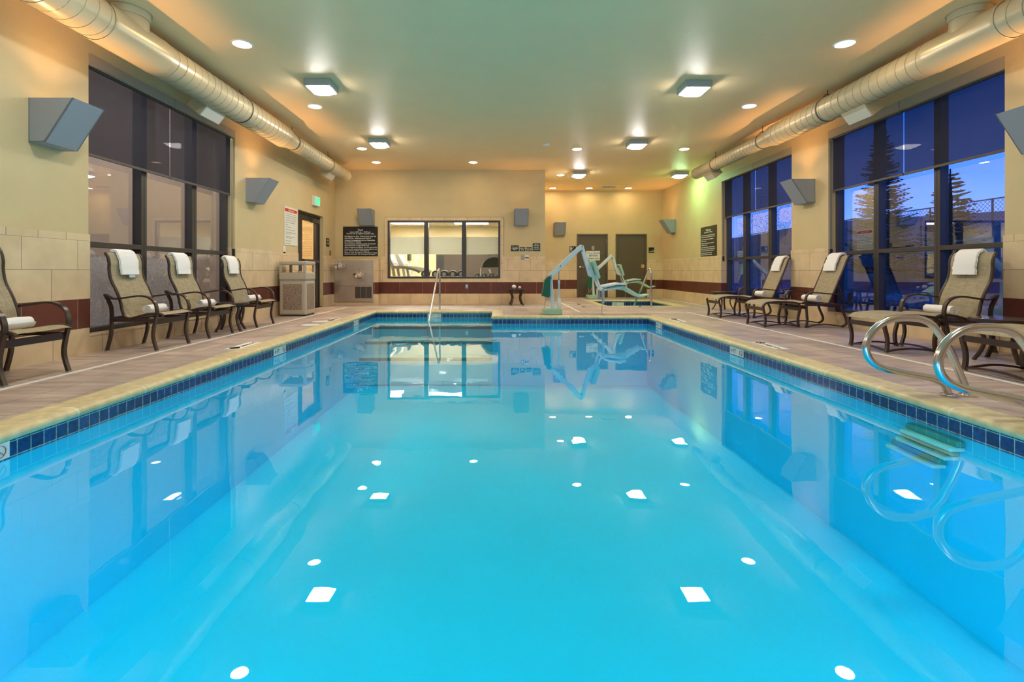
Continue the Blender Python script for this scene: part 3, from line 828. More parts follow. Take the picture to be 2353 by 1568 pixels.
# ------------------------------------------------------------------ wall sconces
def sconce_proto():
    r = empty('wall_sconce', (0, 0, 0))
    w, h = .185, .208     # local: wall at x=0, room +x
    prof = [(.0, -h), (.15, -h), (.42, h), (.0, h)]
    t = .012
    s = MB()
    for a, b in ((-w, -w+t), (w-t, w)): s.prism(prof, a, b)
    s.prism([(.15-t, -h), (.15, -h), (.42, h), (.42-t, h)], -w, w)
    s.box(0, .15, -w, w, -h, -h+t)
    s.box(.002, .008, -w, w, -h, h)
    s.build('housing', 'bluegrey', r, weld=False)
    MB().box(.03, .10, -.09, .09, -h+t, -h+.09).build('lamp_holder', 'white', r)
    MB().lathe([(.012, -.055), (.014, 0), (.012, .055)], 10, (.09, 0, -.03), axis='y').build('bulb', 'bulb', r, smooth=40)
    return r
sc0 = sconce_proto()
SCN = [(XL, 4.85, 2.303, 0, 'nearest on the left wall, before the window'), (XL, 8.86, 2.303, 0, 'on the left wall between window and entrance door'),
       (XR, 4.98, 2.303, PI, 'cut by the right edge of the photo'), (XR, 8.94, 2.303, PI, 'on the right wall between the two windows'),
       (XR, 15.83, 2.303, PI, 'on the right alcove wall past the whirlpool sign'),
       (-3.52, YF, 2.318, -PI/2, 'on the far wall above the pool rules board'), (.61, YF, 2.318, -PI/2, 'on the far wall right of the fitness window'),
       (2.06, YA, 2.30, -PI/2, 'on the alcove back wall left of the doors'), (XL, 1.2, 2.303, 0, 'behind the viewer on the left wall'), (XR, 1.2, 2.303, PI, 'behind the viewer on the right wall')]
SC_POS = []
for i, (x, y, z, rz, lb) in enumerate(SCN):
    o = sc0 if i == 0 else dup(sc0)
    o.location = (x, y, z); o.rotation_euler = (0, 0, rz)
    tag(o, 'grey wedge-shaped uplight sconce '+lb, 'sconce', 'grey wedge sconces')
    SC_POS.append((5 if rz == -PI/2 else (10 if y > 15 else 22), rz, x+math.cos(rz)*.27, y+math.sin(rz)*.27, z+.055))

# ------------------------------------------------------------------ signs
def sign(name, o, right, w, h, label, board='signblack', lines=(), cat='sign', ink='lettering', th=.012, group=None, screws=False):
    """board centred at o; lines = (text, x, y, size, align, fit)"""
    r = empty(name, o, 0, label, cat, group)
    mx = frame_mx((0, 0, 0), right, (0, 0, 1))
    MB().box(-w/2, w/2, -h/2, h/2, 0, th, mx).build('board', board, r)
    if lines:
        t = MB(); n = Vector((mx[0][2], mx[1][2], mx[2][2])); mm = frame_mx(n*(th+.0007), right, (0, 0, 1))
        for ln_ in lines:
            if len(lines) < 7: t = MB()
            letter(t, mm, *ln_[:4], align=ln_[4] if len(ln_) > 4 else 'LEFT', fit=ln_[5] if len(ln_) > 5 else None, bold=.0012)
            if len(lines) < 7: t.build('lettering', ink, r)
        if len(lines) >= 7: t.build('lettering', ink, r)
    if screws:
        for a in (-1, 1):
            for b in (-1, 1):
                c = mx @ Vector((a*(w/2-.03), b*(h/2-.025), th))
                MB().ball(c, .008, 5).build('screw', 'steel', r)
    return r, mx
X, Y_, Z_ = (1, 0, 0), (0, 1, 0), (0, 0, 1)
W_, H_ = .94, .795
L0 = -W_/2+.045
rows = [('Pool', 0, .285, .075, 'CENTER'), ('hours: 8:00 am - 10:00 pm', 0, .235, .052, 'CENTER'), ('Pool for use by registered guests only.', 0, .192, .052, 'CENTER', .74)]
y = .122
for t_, gap in (('No lifeguard on duty.  Swim at your own risk', .054), ("NO DIVING.  Maximum pool depth 5'", .054), ('Owners & management are not responsible', .042), ('for accidents or injuries', .052),
               ('Non-swimmers & children under 14 must be', .042), ('accompanied by a responsible adult', .052), ('Glass containers prohibited.  Do not swim alone', .052),
               ('Persons with communicable disease shall not use', .042), ('pool.  Shower before entering pool', .052), ('Persons under the influence of alcohol or drugs', .042), ('shall not use pool.  No running or horseplay', .05)):
    rows.append((t_, L0, y, .046, 'LEFT', .87)); y -= gap
sign('pool_hours_sign', (-3.72, YF, 1.69), X, W_, H_, 'black board with white pool hours and rules above the drinking fountain', lines=rows, screws=True)
# whirlpool board on the right wall
rows = [('Whirlpool', 0, .275, .075, 'CENTER'), ('hours: 8:00 am - 10:00 pm', 0, .225, .046, 'CENTER')]
y = .15
for t_, gap in (('CAUTION: Pregnant women, elderly persons and persons', .046), ('with health problems should not use without a doctor', .06), ('Owners & management are not responsible for', .046), ('accidents or injuries', .06),
               ('No lifeguard on duty. Children under 14 must be', .046), ('accompanied by an adult', .06), ('Do not use under the influence of alcohol or drugs', .046), ('Observe a reasonable time limit, then leave the water', .046), ('Persons with communicable disease shall not use', .06), ('Shower before entering. Do not use alone', .046), ('Enter and exit slowly. No glass containers', .046)):
    rows.append((t_, -.455, y, .04, 'LEFT', .86)); y -= gap
sign('whirlpool_sign', (XR, 13.19, 1.68), (0, -1, 0), .99, .79, 'dark brown whirlpool rules board on the right wall', 'signbrown', rows)
# white notices with a red heading
def notice(o, right, w, h, label):
    r, mx = sign('pool_rules_notice', o, right, w, h, label, 'signwhite', th=.008)
    mm = lambda d: frame_mx(Vector((mx[0][2], mx[1][2], mx[2][2]))*d, right, (0, 0, 1))
    MB().box(-w*.46, w*.46, h*.37, h*.455, .0080, .0086, mx).build('red_heading', 'redink', r)
    t = MB(); letter(t, mm(.0092), 'POOL RULES', 0, h*.388, h*.06, 'CENTER', bold=.001); t.build('heading_lettering', 'signwhite', r)
    t = MB(); yy = h*.31
    for s_, gp in (('1. All persons must shower before entering the pool.', .05), ('2. Persons with open cuts, sores or skin disease may not enter.', .055), ('3. No running, pushing or rough play in the pool area.', .06), ('4. No food, drink or glass containers near the pool.', .06), ('5. Children must be with an adult at all times.', .06), ('6. No diving.', .06),
                  ('7. No pets in the pool area.', .07), ('8. Do not swim alone. No lifeguard on duty.', .07), ('9. Persons under the influence of alcohol or drugs', .035), ('    shall not use the pool.', .075), ('10. Management reserves the right to refuse', .035), ('    admittance to any person.', .075), ('11. In an emergency dial 911.', .07), ('Follow all posted rules.', .06)):
        letter(t, mm(.0087), s_, -w*.43, yy, h*.033, 'LEFT', fit=w*.86); yy -= h*gp
    t.build('fine_print', 'greyink', r)
notice((XL+.002, 10.56, 1.83), Y_, .66, .80, 'white notice with a red heading on the left wall beside the entrance door')
notice((XJ+.002, 13.98, 1.62), Y_, .60, .88, 'white red-headed notice on the hidden alcove side wall, seen mirrored in glass')
# four little signs beside the fitness window
sz = 85.0
for (xa, xb, za, zb, ls, lb) in ((.344, .549, 1.426, 1.58, [('For guest', 0, .022, .042, 'CENTER'), ('assistance', 0, -.014, .042, 'CENTER'), ("dial '0'", 0, -.050, .042, 'CENTER')], 'guest assistance sign, leftmost of four on the far wall'),
                          (.577, .726, 1.43, 1.53, [('Whirlpool', 0, .004, .036, 'CENTER'), ('timer', 0, -.030, .036, 'CENTER')], 'small timer sign, second of four on the far wall'),
                          (.754, .904, 1.43, 1.53, [('Emergency', 0, .004, .034, 'CENTER'), ('shut off', 0, -.030, .036, 'CENTER')], 'small shut-off sign, third of four on the far wall'),
                          (.930, 1.132, 1.43, 1.636, [('Max. load', 0, .064, .026, 'CENTER'), ('Pool: 35 people', 0, .036, .028, 'CENTER'), ('Max. load', 0, .0, .026, 'CENTER'), ('Whirlpool: 7 people', 0, -.028, .028, 'CENTER', .17), ('No swimming after hours', 0, -.068, .022, 'CENTER', .17)], 'tall small-print sign, rightmost of four on the far wall')):
    sign('small_wall_sign', ((xa+xb)/2, YF, (za+zb)/2), X, xb-xa, zb-za, 'black '+lb, lines=ls, group='little black signs on the far wall')
def plate(name, o, right, w, h, label, m, cat, extras=()):
    r = empty(name, o, 0, label, cat); mx = frame_mx((0, 0, 0), right, (0, 0, 1))
    MB().box(-w/2, w/2, -h/2, h/2, 0, .012, mx).build('plate', m, r, bevel=.003)
    for (nm, kind, x, y, s, mm) in extras:
        if kind == 'knob':
            t = MB().lathe([(s, 0), (s, .014), (s*.7, .02), (.0001, .022)], 14); t.moved(mx @ Matrix.Translation((x, y, .012)))
        else: t = MB().box(x-s[0], x+s[0], y-s[1], y+s[1], .012, .02, mx)
        t.build(nm, mm, r)
    return r
Yt = YF-T
plate('timer_switch', (.655, Yt, 1.255), X, .085, .12, 'grey timer switch below the little signs', 'plate', 'switch', [('dial', 'knob', 0, 0, .026, 'steel')])
plate('emergency_switch', (.772, Yt, 1.255), X, .115, .12, 'white plate with black and red buttons below the little signs', 'white', 'switch', [('black_button', 'knob', -.026, -.005, .02, 'black'), ('red_button', 'knob', .028, -.005, .024, 'redink')])
plate('wall_outlet', (-.85, Yt, .475), X, .075, .115, 'grey outlet in the oxblood band below the fitness window', 'plate', 'outlet', [('socket', 'box', 0, .022, (.014, .014), 'steel'), ('socket', 'box', 0, -.022, (.014, .014), 'steel')])
plate('wall_outlet', (XL+T, 8.72, .49), Y_, .075, .115, 'grey outlet in the oxblood band behind the third left chair', 'plate', 'outlet', [('socket', 'box', 0, .022, (.014, .014), 'white'), ('socket', 'box', 0, -.022, (.014, .014), 'white')])
plate('light_switch', (XL, 10.22, 1.325), Y_, .12, .15, 'cream light switch under the white notice', 'signwhite', 'switch', [('rocker', 'box', 0, 0, (.018, .035), 'white')])
plate('card_reader', (XL, 13.02, 1.36), Y_, .05, .13, 'small dark card reader in the far left corner', 'gymblack', 'card reader', [('lamp', 'knob', 0, .03, .008, 'redink')])
sign('stair_sign', (XL, 12.84, 1.626), Y_, .22, .215, 'black sign right of the glazed entrance door', lines=[('EXIT', 0, .03, .06, 'CENTER'), ('to lobby', 0, -.04, .045, 'CENTER')], th=.01)
# restrooms sign with pictograms
r, mx = sign('restroom_sign', (2.525, YA, 1.63), X, .21, .205, 'black restroom sign with white pictograms left of the doors', lines=[('RESTROOMS', 0, -.085, .028, 'CENTER')])
p = MB()
def disc(x, y, rr): p.add([mx @ Vector((x+rr*math.cos(2*PI*k/12), y+rr*math.sin(2*PI*k/12), .0128)) for k in range(12)], [tuple(range(12))])
def poly(ps): p.add([mx @ Vector((a, b, .0128)) for a, b in ps], [tuple(range(len(ps)))])
for x in (-.072, -.034):
    disc(x, .07, .013); poly([(x-.014, .052), (x+.014, .052), (x+(.02 if x > -.05 else .012), 0), (x+.008, -.0), (x+.008, -.05), (x-.008, -.05), (x-.008, 0), (x-(.02 if x > -.05 else .012), 0)])
disc(.03, .07, .013)
ring = [mx @ Vector((.04+.034*math.cos(t), -.018+.034*math.sin(t), .0126)) for t in [2.2+k*.35 for k in range(13)]]
p.bar(ring, .009, .0008, (0, 1, 0)); p.bar([mx @ Vector(q) for q in ((.03, .05, .0126), (.036, .005, .0126), (.066, .003, .0126), (.082, -.045, .0126))], .012, .0008, (0, 1, 0))
p.build('pictograms', 'lettering', r)
sign('equipment_sign', (5.19, YA, 1.60), X, .18, .18, 'black pool equipment sign right of the second door', lines=[('Pool', .08, -.02, .034, 'RIGHT'), ('Equipment', .08, -.055, .034, 'RIGHT')])
# sign hung on the left brown door
r, mx = sign('shower_sign', (3.215, YA+.01, 1.41), X, .47, .32, 'white shower sign with blue letters hung on the left brown door', 'signwhite', th=.01)
t = MB(); mm = frame_mx((0, -.0107, 0), X, Z_)
letter(t, mm, 'Please', -.21, .065, .075, shear=.4); letter(t, mm, 'SHOWER', .01, .065, .068, bold=.002); letter(t, mm, 'BEFORE', 0, -.025, .085, 'CENTER', shear=.35, bold=.002); letter(t, mm, 'ENTERING POOL', 0, -.12, .07, 'CENTER', fit=.44, bold=.002)
t.build('lettering', 'blueink', r)
s = MB().tube([(-.06, -.004, .155), (0, -.004, .20), (.06, -.004, .155)], .003, 5); s.build('hanging_cord', 'greyink', r)
MB().box(-.045, .045, -.004, .004, .20, .33).build('suction_hook', 'plate', r, bevel=.02)
# illuminated exit sign
r = empty('exit_sign', (XL, 11.93, 2.56), 0, 'white exit box with glowing green letters above the entrance door', 'exit sign')
MB().box(0, .075, -.17, .17, -.115, .115).build('housing', 'white', r, bevel=.006)
MB().box(.075, .079, -.15, .15, -.098, .098).build('face', 'exitface', r)
t = MB(); letter(t, frame_mx((.0805, 0, 0), Y_, Z_), 'EXIT', 0, -.07, .19, 'CENTER', fit=.27, bold=.006); t.build('lettering', 'exitgreen', r)
# ------------------------------------------------------------------ sling furniture
FR = 'frame'
def sling_surface(path, hw, sag=.012, th=.004, n=8):
    """woven sheet following a side path (x,z), spanning +-hw in y"""
    P = catmull([(x, 0, z) for x, z in path], 4); m = len(P)
    vs, fs = [], []
    for i, p in enumerate(P):
        a, b = P[max(i-1, 0)], P[min(i+1, m-1)]
        t = (b-a).normalized(); nn = Vector((-t.z, 0, t.x))
        if nn.z < 0 and abs(nn.z) > abs(nn.x): nn = -nn
        for layer in (0, 1):
            for j in range(n+1):
                v = -1+2*j/n
                d = .017-.012*abs(v)**6-sag*(1-v*v)-th*layer
                q = p+Vector((0, v*hw, 0)); q += nn_dir(i, P)*d
                vs.append(q)
    w = 2*(n+1)
    for i in range(m-1):
        for j in range(n):
            fs.append((i*w+j, i*w+j+1, (i+1)*w+j+1, (i+1)*w+j))
            k = n+1
            fs.append((i*w+k+j, (i+1)*w+k+j, (i+1)*w+k+j+1, i*w+k+j+1))
        fs.append((i*w, (i+1)*w, (i+1)*w+n+1, i*w+n+1)); fs.append((i*w+n, i*w+2*n+1, (i+1)*w+2*n+1, (i+1)*w+n))
    for i in (0, m-1):
        for j in range(n): fs.append((i*w+j, i*w+n+1+j, i*w+n+2+j, i*w+j+1))
    return MB().add(vs, fs)
def nn_dir(i, P):
    a, b = P[max(i-1, 0)], P[min(i+1, len(P)-1)]
    t = (b-a).normalized()
    # path runs back-top -> seat -> front, so the sitter's side is to its left (+x over the back, +z over the seat)
    return Vector((-t.z, 0, t.x))

def chair_legs(r, rear, front, arm, hw):
    for s in (-1, 1):
        y = s*hw
        l = MB().bar(catmull([(x, y, z) for x, z in front], 5), .034, .024, (0, 1, 0)).build('front_leg', FR, r, smooth=50)
        MB().box(front[-1][0]-.015, front[-1][0]+.015, y-.019, y+.019, 0, .012).build('foot_cap', 'foot', l)
        l = MB().bar(catmull([(x, y, z) for x, z in rear], 5), .034, .024, (0, 1, 0)).build('rear_leg', FR, r, smooth=50)
        MB().box(rear[-1][0]-.015, rear[-1][0]+.015, y-.019, y+.019, 0, .012).build('foot_cap', 'foot', l)
        MB().bar(catmull([(x, y, z) for x, z in arm], 6), .042, .018, (0, 1, 0)).build('armrest', FR, r, smooth=50)

def highback(name):
    r = empty(name)
    path = [(-.325, 1.09), (-.30, 1.05), (-.283, .98), (-.283, .90), (-.262, .789), (-.205, .673), (-.16, .557), (-.138, .453), (-.105, .376), (-.045, .357), (.045, .38), (.148, .405), (.25, .413), (.32, .392)]
    hw = .255
    for s in (-1, 1):
        MB().tube(catmull([(x, s*hw, z) for x, z in path], 5), .0165, 10).build('side_rail', FR, r, smooth=60)
    sling_surface(path, hw+.006).build('sling', 'sling', r, smooth=60)
    rear = [(-.30, .625), (-.262, .55), (-.235, .48), (-.23, .35), (-.24, .18), (-.285, 0)]
    arm = [(-.305, .628), (-.26, .605), (-.2, .580), (-.085, .59), (.08, .612), (.185, .592), (.245, .54), (.268, .47), (.27, .40)]
    front = [(.27, .41), (.24, .285), (.228, .156), (.27, 0)]
    chair_legs(r, rear, front, arm, .285)
    MB().box(.222, .246, -.275, .275, .29, .35).build('front_crossbar', FR, r, bevel=.004)
    MB().box(-.24, -.216, -.275, .275, .32, .38).build('rear_crossbar', FR, r, bevel=.004)
    for s in (-1, 1): MB().box(-.23, .24, s*.27-.01, s*.27+.01, .325, .355).build('seat_rail', FR, r, bevel=.003)
    return r

def recliner(name):
    r = empty(name)
    hw = .25
    back = [(-.425, 1.125), (-.40, 1.12), (-.37, 1.08), (-.315, .93), (-.22, .70), (-.145, .52), (-.085, .385)]
    seat = [(-.10, .372), (0, .368), (.10, .378), (.2, .398), (.28, .402), (.335, .38)]
    for s in (-1, 1):
        MB().tube(catmull([(x, s*hw, z) for x, z in back], 5), .0165, 10).build('back_rail', FR, r, smooth=60)
        MB().tube(catmull([(x, s*hw, z) for x, z in seat], 5), .0165, 10).build('seat_rail', FR, r, smooth=60)
        y = s*.285
        MB().bar(catmull([(x, y, z) for x, z in [(-.40, .555), (-.2, .527), (-.05, .532), (.1, .546), (.22, .548), (.28, .515), (.303, .45), (.30, .36)]], 6), .042, .018, (0, 1, 0)).build('armrest', FR, r, smooth=50)
        MB().bar(catmull([(x, y, z) for x, z in [(.30, .37), (.285, .2), (.28, .1), (.30, 0)]], 5), .034, .024, (0, 1, 0)).build('front_leg', FR, r, smooth=50)
        MB().bar(catmull([(x, y, z) for x, z in [(-.40, .56), (-.385, .46), (-.365, .36)]], 5), .034, .024, (0, 1, 0)).build('rear_post', FR, r, smooth=50)
        MB().bar([(-.375, y, .357), (.30, y, .357)], .024, .034, (0, 1, 0)).build('side_beam', FR, r)
        MB().bar(catmull([(x, y, z) for x, z in [(-.25, .355), (-.275, .26), (-.33, .13), (-.325, .06), (-.26, .018)]], 5), .034, .024, (0, 1, 0)).build('rear_leg', FR, r, smooth=50)
        MB().bar(catmull([(x, y, z) for x, z in [(-.28, .02), (-.18, .035), (0, .055), (.18, .04), (.29, .012)]], 5), .026, .018, (0, 1, 0)).build('runner', FR, r, smooth=50)
        MB().tube([(-.22, s*(hw+.008), .68), (-.335, s*(hw+.012), .365)], .009, 8).build('back_strut', FR, r)
    sling_surface(back, hw+.006).build('back_sling', 'sling', r, smooth=60)
    sling_surface(seat, hw+.006).build('seat_sling', 'sling', r, smooth=60)
    MB().box(.262, .286, -.275, .275, .29, .345).build('front_crossbar', FR, r, bevel=.004)
    MB().box(-.35, -.326, -.275, .275, .335, .37).build('rear_crossbar', FR, r, bevel=.004)
    return r

def ottoman(name):
    r = empty(name)
    hw = .255
    path = [(-.30, .345), (-.25, .392), (-.12, .412), (0, .416), (.12, .412), (.25, .392), (.30, .345)]
    for s in (-1, 1):
        y = s*.27
        MB().bar(catmull([(-.292, y, .33), (-.262, y, .372), (-.2, y, .392), (0, y, .402), (.2, y, .392), (.262, y, .372), (.292, y, .33)], 5), .03, .022, (0, 1, 0)).build('side_rail', FR, r, smooth=50)
        for t in (-1, 1):
            l = MB().bar(catmull([(t*x, y, z) for x, z in [(.288, .345), (.287, .29), (.258, .17), (.256, .08), (.27, 0)]], 5), .036, .026, (0, 1, 0)).build('leg', FR, r, smooth=50)
            MB().box(t*.27-.016, t*.27+.016, y-.02, y+.02, 0, .012).build('foot_cap', 'foot', l)
        MB().bar(catmull([(-.262, y, .022), (-.13, y, .043), (0, y, .052), (.13, y, .043), (.262, y, .022)], 4), .022, .018, (0, 1, 0)).build('runner', FR, r, smooth=50)
    for t in (-1, 1):
        MB().box(t*.283-.011, t*.283+.011, -.26, .26, .265, .318).build('crossbar', FR, r, bevel=.004)
        MB().bar(catmull([(t*.262, -.265, .022), (t*.262, -.13, .043), (t*.262, 0, .05), (t*.262, .13, .043), (t*.262, .265, .022)], 4), .022, .018, (1, 0, 0)).build('runner', FR, r, smooth=50)
    sling_surface(path, hw-.002, sag=.006).build('sling', 'sling', r, smooth=60)
    return r

def side_table(name, R=.255, h=.42):
    r = empty(name)
    MB().lathe([(R-.02, h-.03), (R, h-.028), (R, h-.004), (R-.006, h)], 36).build('rim', FR, r, smooth=30)
    MB().lathe([(R-.018, h), (R-.02, h+.003), (.0001, h+.003)], 36).build('table_top', 'tabletop', r, smooth=30)
    MB().lathe([(R-.10, h-.05), (R-.05, h-.05), (R-.05, h-.03), (R-.10, h-.03)], 28, cap=False).build('apron', FR, r)
    for k in range(4):
        a = PI/4+k*PI/2; c, s = math.cos(a), math.sin(a)
        pts = [(x*c, x*s, z) for x, z in ((R-.07, h-.03), (R-.075, h-.12), (R-.11, h*.5), (R-.085, h*.25), (R-.02, 0))]
        MB().bar(catmull(pts, 5), .034, .022, (-s, c, 0)).build('leg', FR, r, smooth=50)
    return r

# towels
def draped_towel(backpath, w=.27, drop=.235, th=.014):
    """folded towel laid over the top of a chair back: path (x,z) from the front hem over the top to the back hem"""
    P = catmull([(x, 0, z) for x, z in backpath], 6)
    # two folded layers: the fold shows as a groove along the sides
    h = w/2; prof = [(-h+.004, -.010), (-h-.002, -.004), (-h+.001, .001), (-h+.006, .003), (-h, .006), (-h-.003, .012), (-h+.002, .019), (-h+.014, .022),
                     (h-.014, .022), (h-.002, .019), (h+.003, .012), (h, .006), (h-.006, .003), (h-.001, .001), (h+.002, -.004), (h-.004, -.010)]
    mb = MB(); n = len(P); k0 = P[0]; 
    rn = random.Random(int(w*1000))
    mb.sweep(P, prof, up=(0, 1, 0))
    m = len(prof)
    for i in range(n):      # soft irregular hang
        for j in range(m):
            v = mb.v[i*m+j]
            v.y += .004*math.sin(i*.55)+.003*math.sin(i*1.3+1)
            v.x += .003*math.sin(v.y*38+i*.2)
    return mb
def rolled_towel(R=.062, Lh=.165):
    """spiral roll, axis along y"""
    n = 3*22; th = .013; pts_o, pts_i = [], []
    for i in range(n+1):
        a = 2*PI*i/22; rr = .010+(R-.010)*i/n
        pts_o.append((rr*math.cos(a), rr*math.sin(a))); 
        ri = max(rr-th, .003); pts_i.append((ri*math.cos(a), ri*math.sin(a)))
    vs, fs = [], []
    ny = 6
    for j in range(ny+1):
        y = -Lh+2*Lh*j/ny; k = 1-.07*abs(2*j/ny-1)**3+.02*math.sin(j*2.1)
        for a, b in zip(pts_o, pts_i): vs += [(a[0]*k, y, a[1]*k*.94), (b[0]*k, y, b[1]*k*.94)]
    m = 2*(n+1)
    for j in range(ny):
        for i in range(n):
            o = j*m+2*i; q = o+m
            fs.append((o, o+2, q+2, q)); fs.append((o+1, q+1, q+3, o+3))
        o = j*m+2*n; fs.append((o, o+1, o+1+m, o+m))
    for j in (0, ny):
        for i in range(n): o = j*m+2*i; fs.append((o, o+1, o+3, o+2))
    return MB().add(vs, fs)
def put(o, x, y, z=0, rz=0, label='', cat='', group=None):
    o.location = (x, y, z); o.rotation_euler = (0, 0, rz); return tag(o, label, cat, group)

G_CH, G_OT, G_TB = 'sling chairs around the pool', 'sling footstools on the right deck', 'round side tables'
c0 = highback('high_back_chair')
put(c0, -4.04, 5.79, 0, 0, 'high-back beige sling chair on the left, first in front of the window', 'chair', G_CH)
put(dup(c0), -4.04, 4.09, 0, 0, 'sling chair cut off by the left edge of the photo', 'chair', G_CH)
put(dup(c0), -4.03, 6.78, 0, 0, 'high-back beige sling chair on the left, second in front of the window', 'chair', G_CH)
put(dup(c0), -4.03, 8.06, 0, 0, 'high-back beige sling chair on the left, third, nearest the trash bin', 'chair', G_CH)
put(dup(c0), 5.05, 5.63, 0, PI, 'high-back sling chair on the right behind the steel pool rails', 'chair', G_CH)
put(dup(c0), 5.06, 4.12, 0, PI, 'sling chair at the right edge of the photo showing only an armrest', 'chair', G_CH)
rc = recliner('reclining_chair')
put(rc, 5.10, 9.66, 0, PI, 'reclining sling chair on the right, farthest, before the small window', 'chair', G_CH)
put(dup(rc), 5.10, 8.06, 0, PI, 'reclining sling chair on the right, nearer one beside the large window', 'chair', G_CH)
ot = ottoman('sling_footstool')
put(ot, 4.45, 9.66, 0, 0, 'beige sling footstool farthest along the right deck', 'footstool', G_OT)
put(dup(ot), 4.43, 8.06, 0, 0, 'second farthest beige sling footstool on the right deck', 'footstool', G_OT)
put(dup(ot), 4.44, 5.63, 0, 0, 'beige sling footstool behind the farther steel pool rail', 'footstool', G_OT)
put(dup(ot), 4.41, 4.16, 0, 0, 'beige sling footstool cut off by the right edge of the photo', 'footstool', G_OT)
tb = side_table('round_side_table')
put(tb, -3.99, 7.43, 0, .3, 'round dark side table between the second and third left chairs', 'side table', G_TB)
put(dup(tb), 5.12, 11.35, 0, .2, 'round dark side table at the far end of the right deck', 'side table', G_TB)
put(dup(tb), 4.97, 4.91, 0, .5, 'round mottled side table near the right edge of the photo', 'side table', G_TB)
put(dup(tb), .47, 13.03, 0, .1, 'round dark side table against the far wall', 'side table', G_TB)

G_D, G_R = 'white towels over the chair backs', 'white rolled towels on the seats'
d0 = draped_towel([(-.243, .845), (-.250, .90), (-.256, .97), (-.272, 1.045), (-.297, 1.095), (-.338, 1.115), (-.362, 1.07), (-.352, 1.0), (-.342, .93)]).build('folded_towel', 'towel', smooth=70)
put(d0, -4.04, 5.79, 0, 0, 'white towel hung over the first left chair back, showing a blue-grey tag', 'towel', G_D)
MB().box(-.236, -.228, -.02, .07, .812, .85).build('care_tag', 'towelshade', d0)
dd = draped_towel([(-.243, .845), (-.250, .90), (-.256, .97), (-.272, 1.045), (-.297, 1.095), (-.338, 1.115), (-.362, 1.07), (-.352, 1.0), (-.342, .93)]).build('folded_towel', 'towel', smooth=70)
put(dd, -4.03, 6.77, 0, 0, 'white towel hung over the second left chair back', 'towel', G_D)
put(dup(dd), -4.03, 8.05, 0, 0, 'white towel hung over the third left chair back', 'towel', G_D)
put(dup(dd), 5.05, 5.66, 0, PI, 'white towel hung over the nearest right chair back', 'towel', G_D)
d1 = draped_towel([(-.270, .89), (-.286, .96), (-.320, 1.05), (-.345, 1.112), (-.388, 1.156), (-.437, 1.158), (-.456, 1.09), (-.43, 1.02), (-.41, .96)]).build('folded_towel', 'towel', smooth=70)
put(d1, 5.10, 9.66, 0, PI, 'white towel hung over the farthest reclining chair', 'towel', G_D)
put(dup(d1), 5.10, 8.09, 0, PI, 'white towel hung over the nearer reclining chair', 'towel', G_D)
r0 = rolled_towel().build('rolled_towel', 'towel', smooth=60)
zs = .457
put(r0, -3.99, 5.80, zs, .10, 'white rolled towel on the first left chair seat', 'towel', G_R)
put(dup(r0), -4.0, 4.08, zs, -.05, 'white rolled towel on the cut-off left chair seat', 'towel', G_R)
put(dup(r0), -3.97, 6.77, zs, .05, 'white rolled towel on the second left chair seat', 'towel', G_R)
put(dup(r0), -3.97, 8.06, zs, -.06, 'white rolled towel on the third left chair seat', 'towel', G_R)
put(dup(r0), 5.0, 5.64, zs, .05, 'white rolled towel on the nearest right chair seat', 'towel', G_R)
put(dup(r0), 5.06, 9.64, zs, .06, 'white rolled towel on the farthest reclining chair seat', 'towel', G_R)
put(dup(r0), 5.06, 8.06, zs, .10, 'white rolled towel on the nearer reclining chair seat', 'towel', G_R)
# two small crumpled cloths on the table by the far wall
for x, y, s, lb in ((.41, 13.02, .055, 'larger white cloth bundle on the far wall table'), (.56, 13.05, .036, 'smaller white cloth bundle on the far wall table')):
    b = MB().ball((0, 0, 0), s, 9, (1.05, .9, .85))
    rnd = random.Random(int(x*100))
    b.v = [v*(1+rnd.uniform(-.10, .10)) for v in b.v]
    o = b.build('cloth_bundle', 'towel', smooth=70)
    put(o, x, y, .432+s*.85, 0, lb, 'cloth', 'cloth bundles')

# ------------------------------------------------------------------ trash bin
r = empty('trash_bin', (-4.05, 10.06, 0), 0, 'beige trash bin with pebbled panels and an open lid by the entrance', 'trash bin')
h = .262
body = MB()
body.box(-h, h, -h, h, .02, .70); body.build('body', 'binbody', r, bevel=.035, seg=3)
MB().box(-h+.02, h-.02, -h+.02, h-.02, 0, .03).build('base', 'gymblack', r)
for s in (-1, 1):
    MB().box(-h+.075, h-.075, s*h-.006, s*h+.006, .125, .635).build('pebble_panel', 'binstone', r, bevel=.008)
    MB().box(s*h-.006, s*h+.006, -h+.075, h-.075, .125, .635).build('pebble_panel', 'binstone', r, bevel=.008)
MB().box(-h+.008, h-.008, -h+.008, h-.008, .69, .72).build('seam', 'foot', r)
lid = MB(); q = h+.004; t = .06
lid.box(-q, q, -q, q, .715, .86)
lid.box(-q, q, -q, q, 1.01, 1.085)
for a in (-1, 1):
    for b in (-1, 1):
        xa, xb = sorted((a*q, a*(q-t))); ya, yb = sorted((b*q, b*(q-t)))
        lid.box(xa, xb, ya, yb, .85, 1.02)
lid.build('lid', 'binbody', r, bevel=.022, seg=3)
b = MB().ball((.06, -.05, .872), .035, 6, (1.3, 1, .6)); b.build('crumpled_litter', 'towel', r)

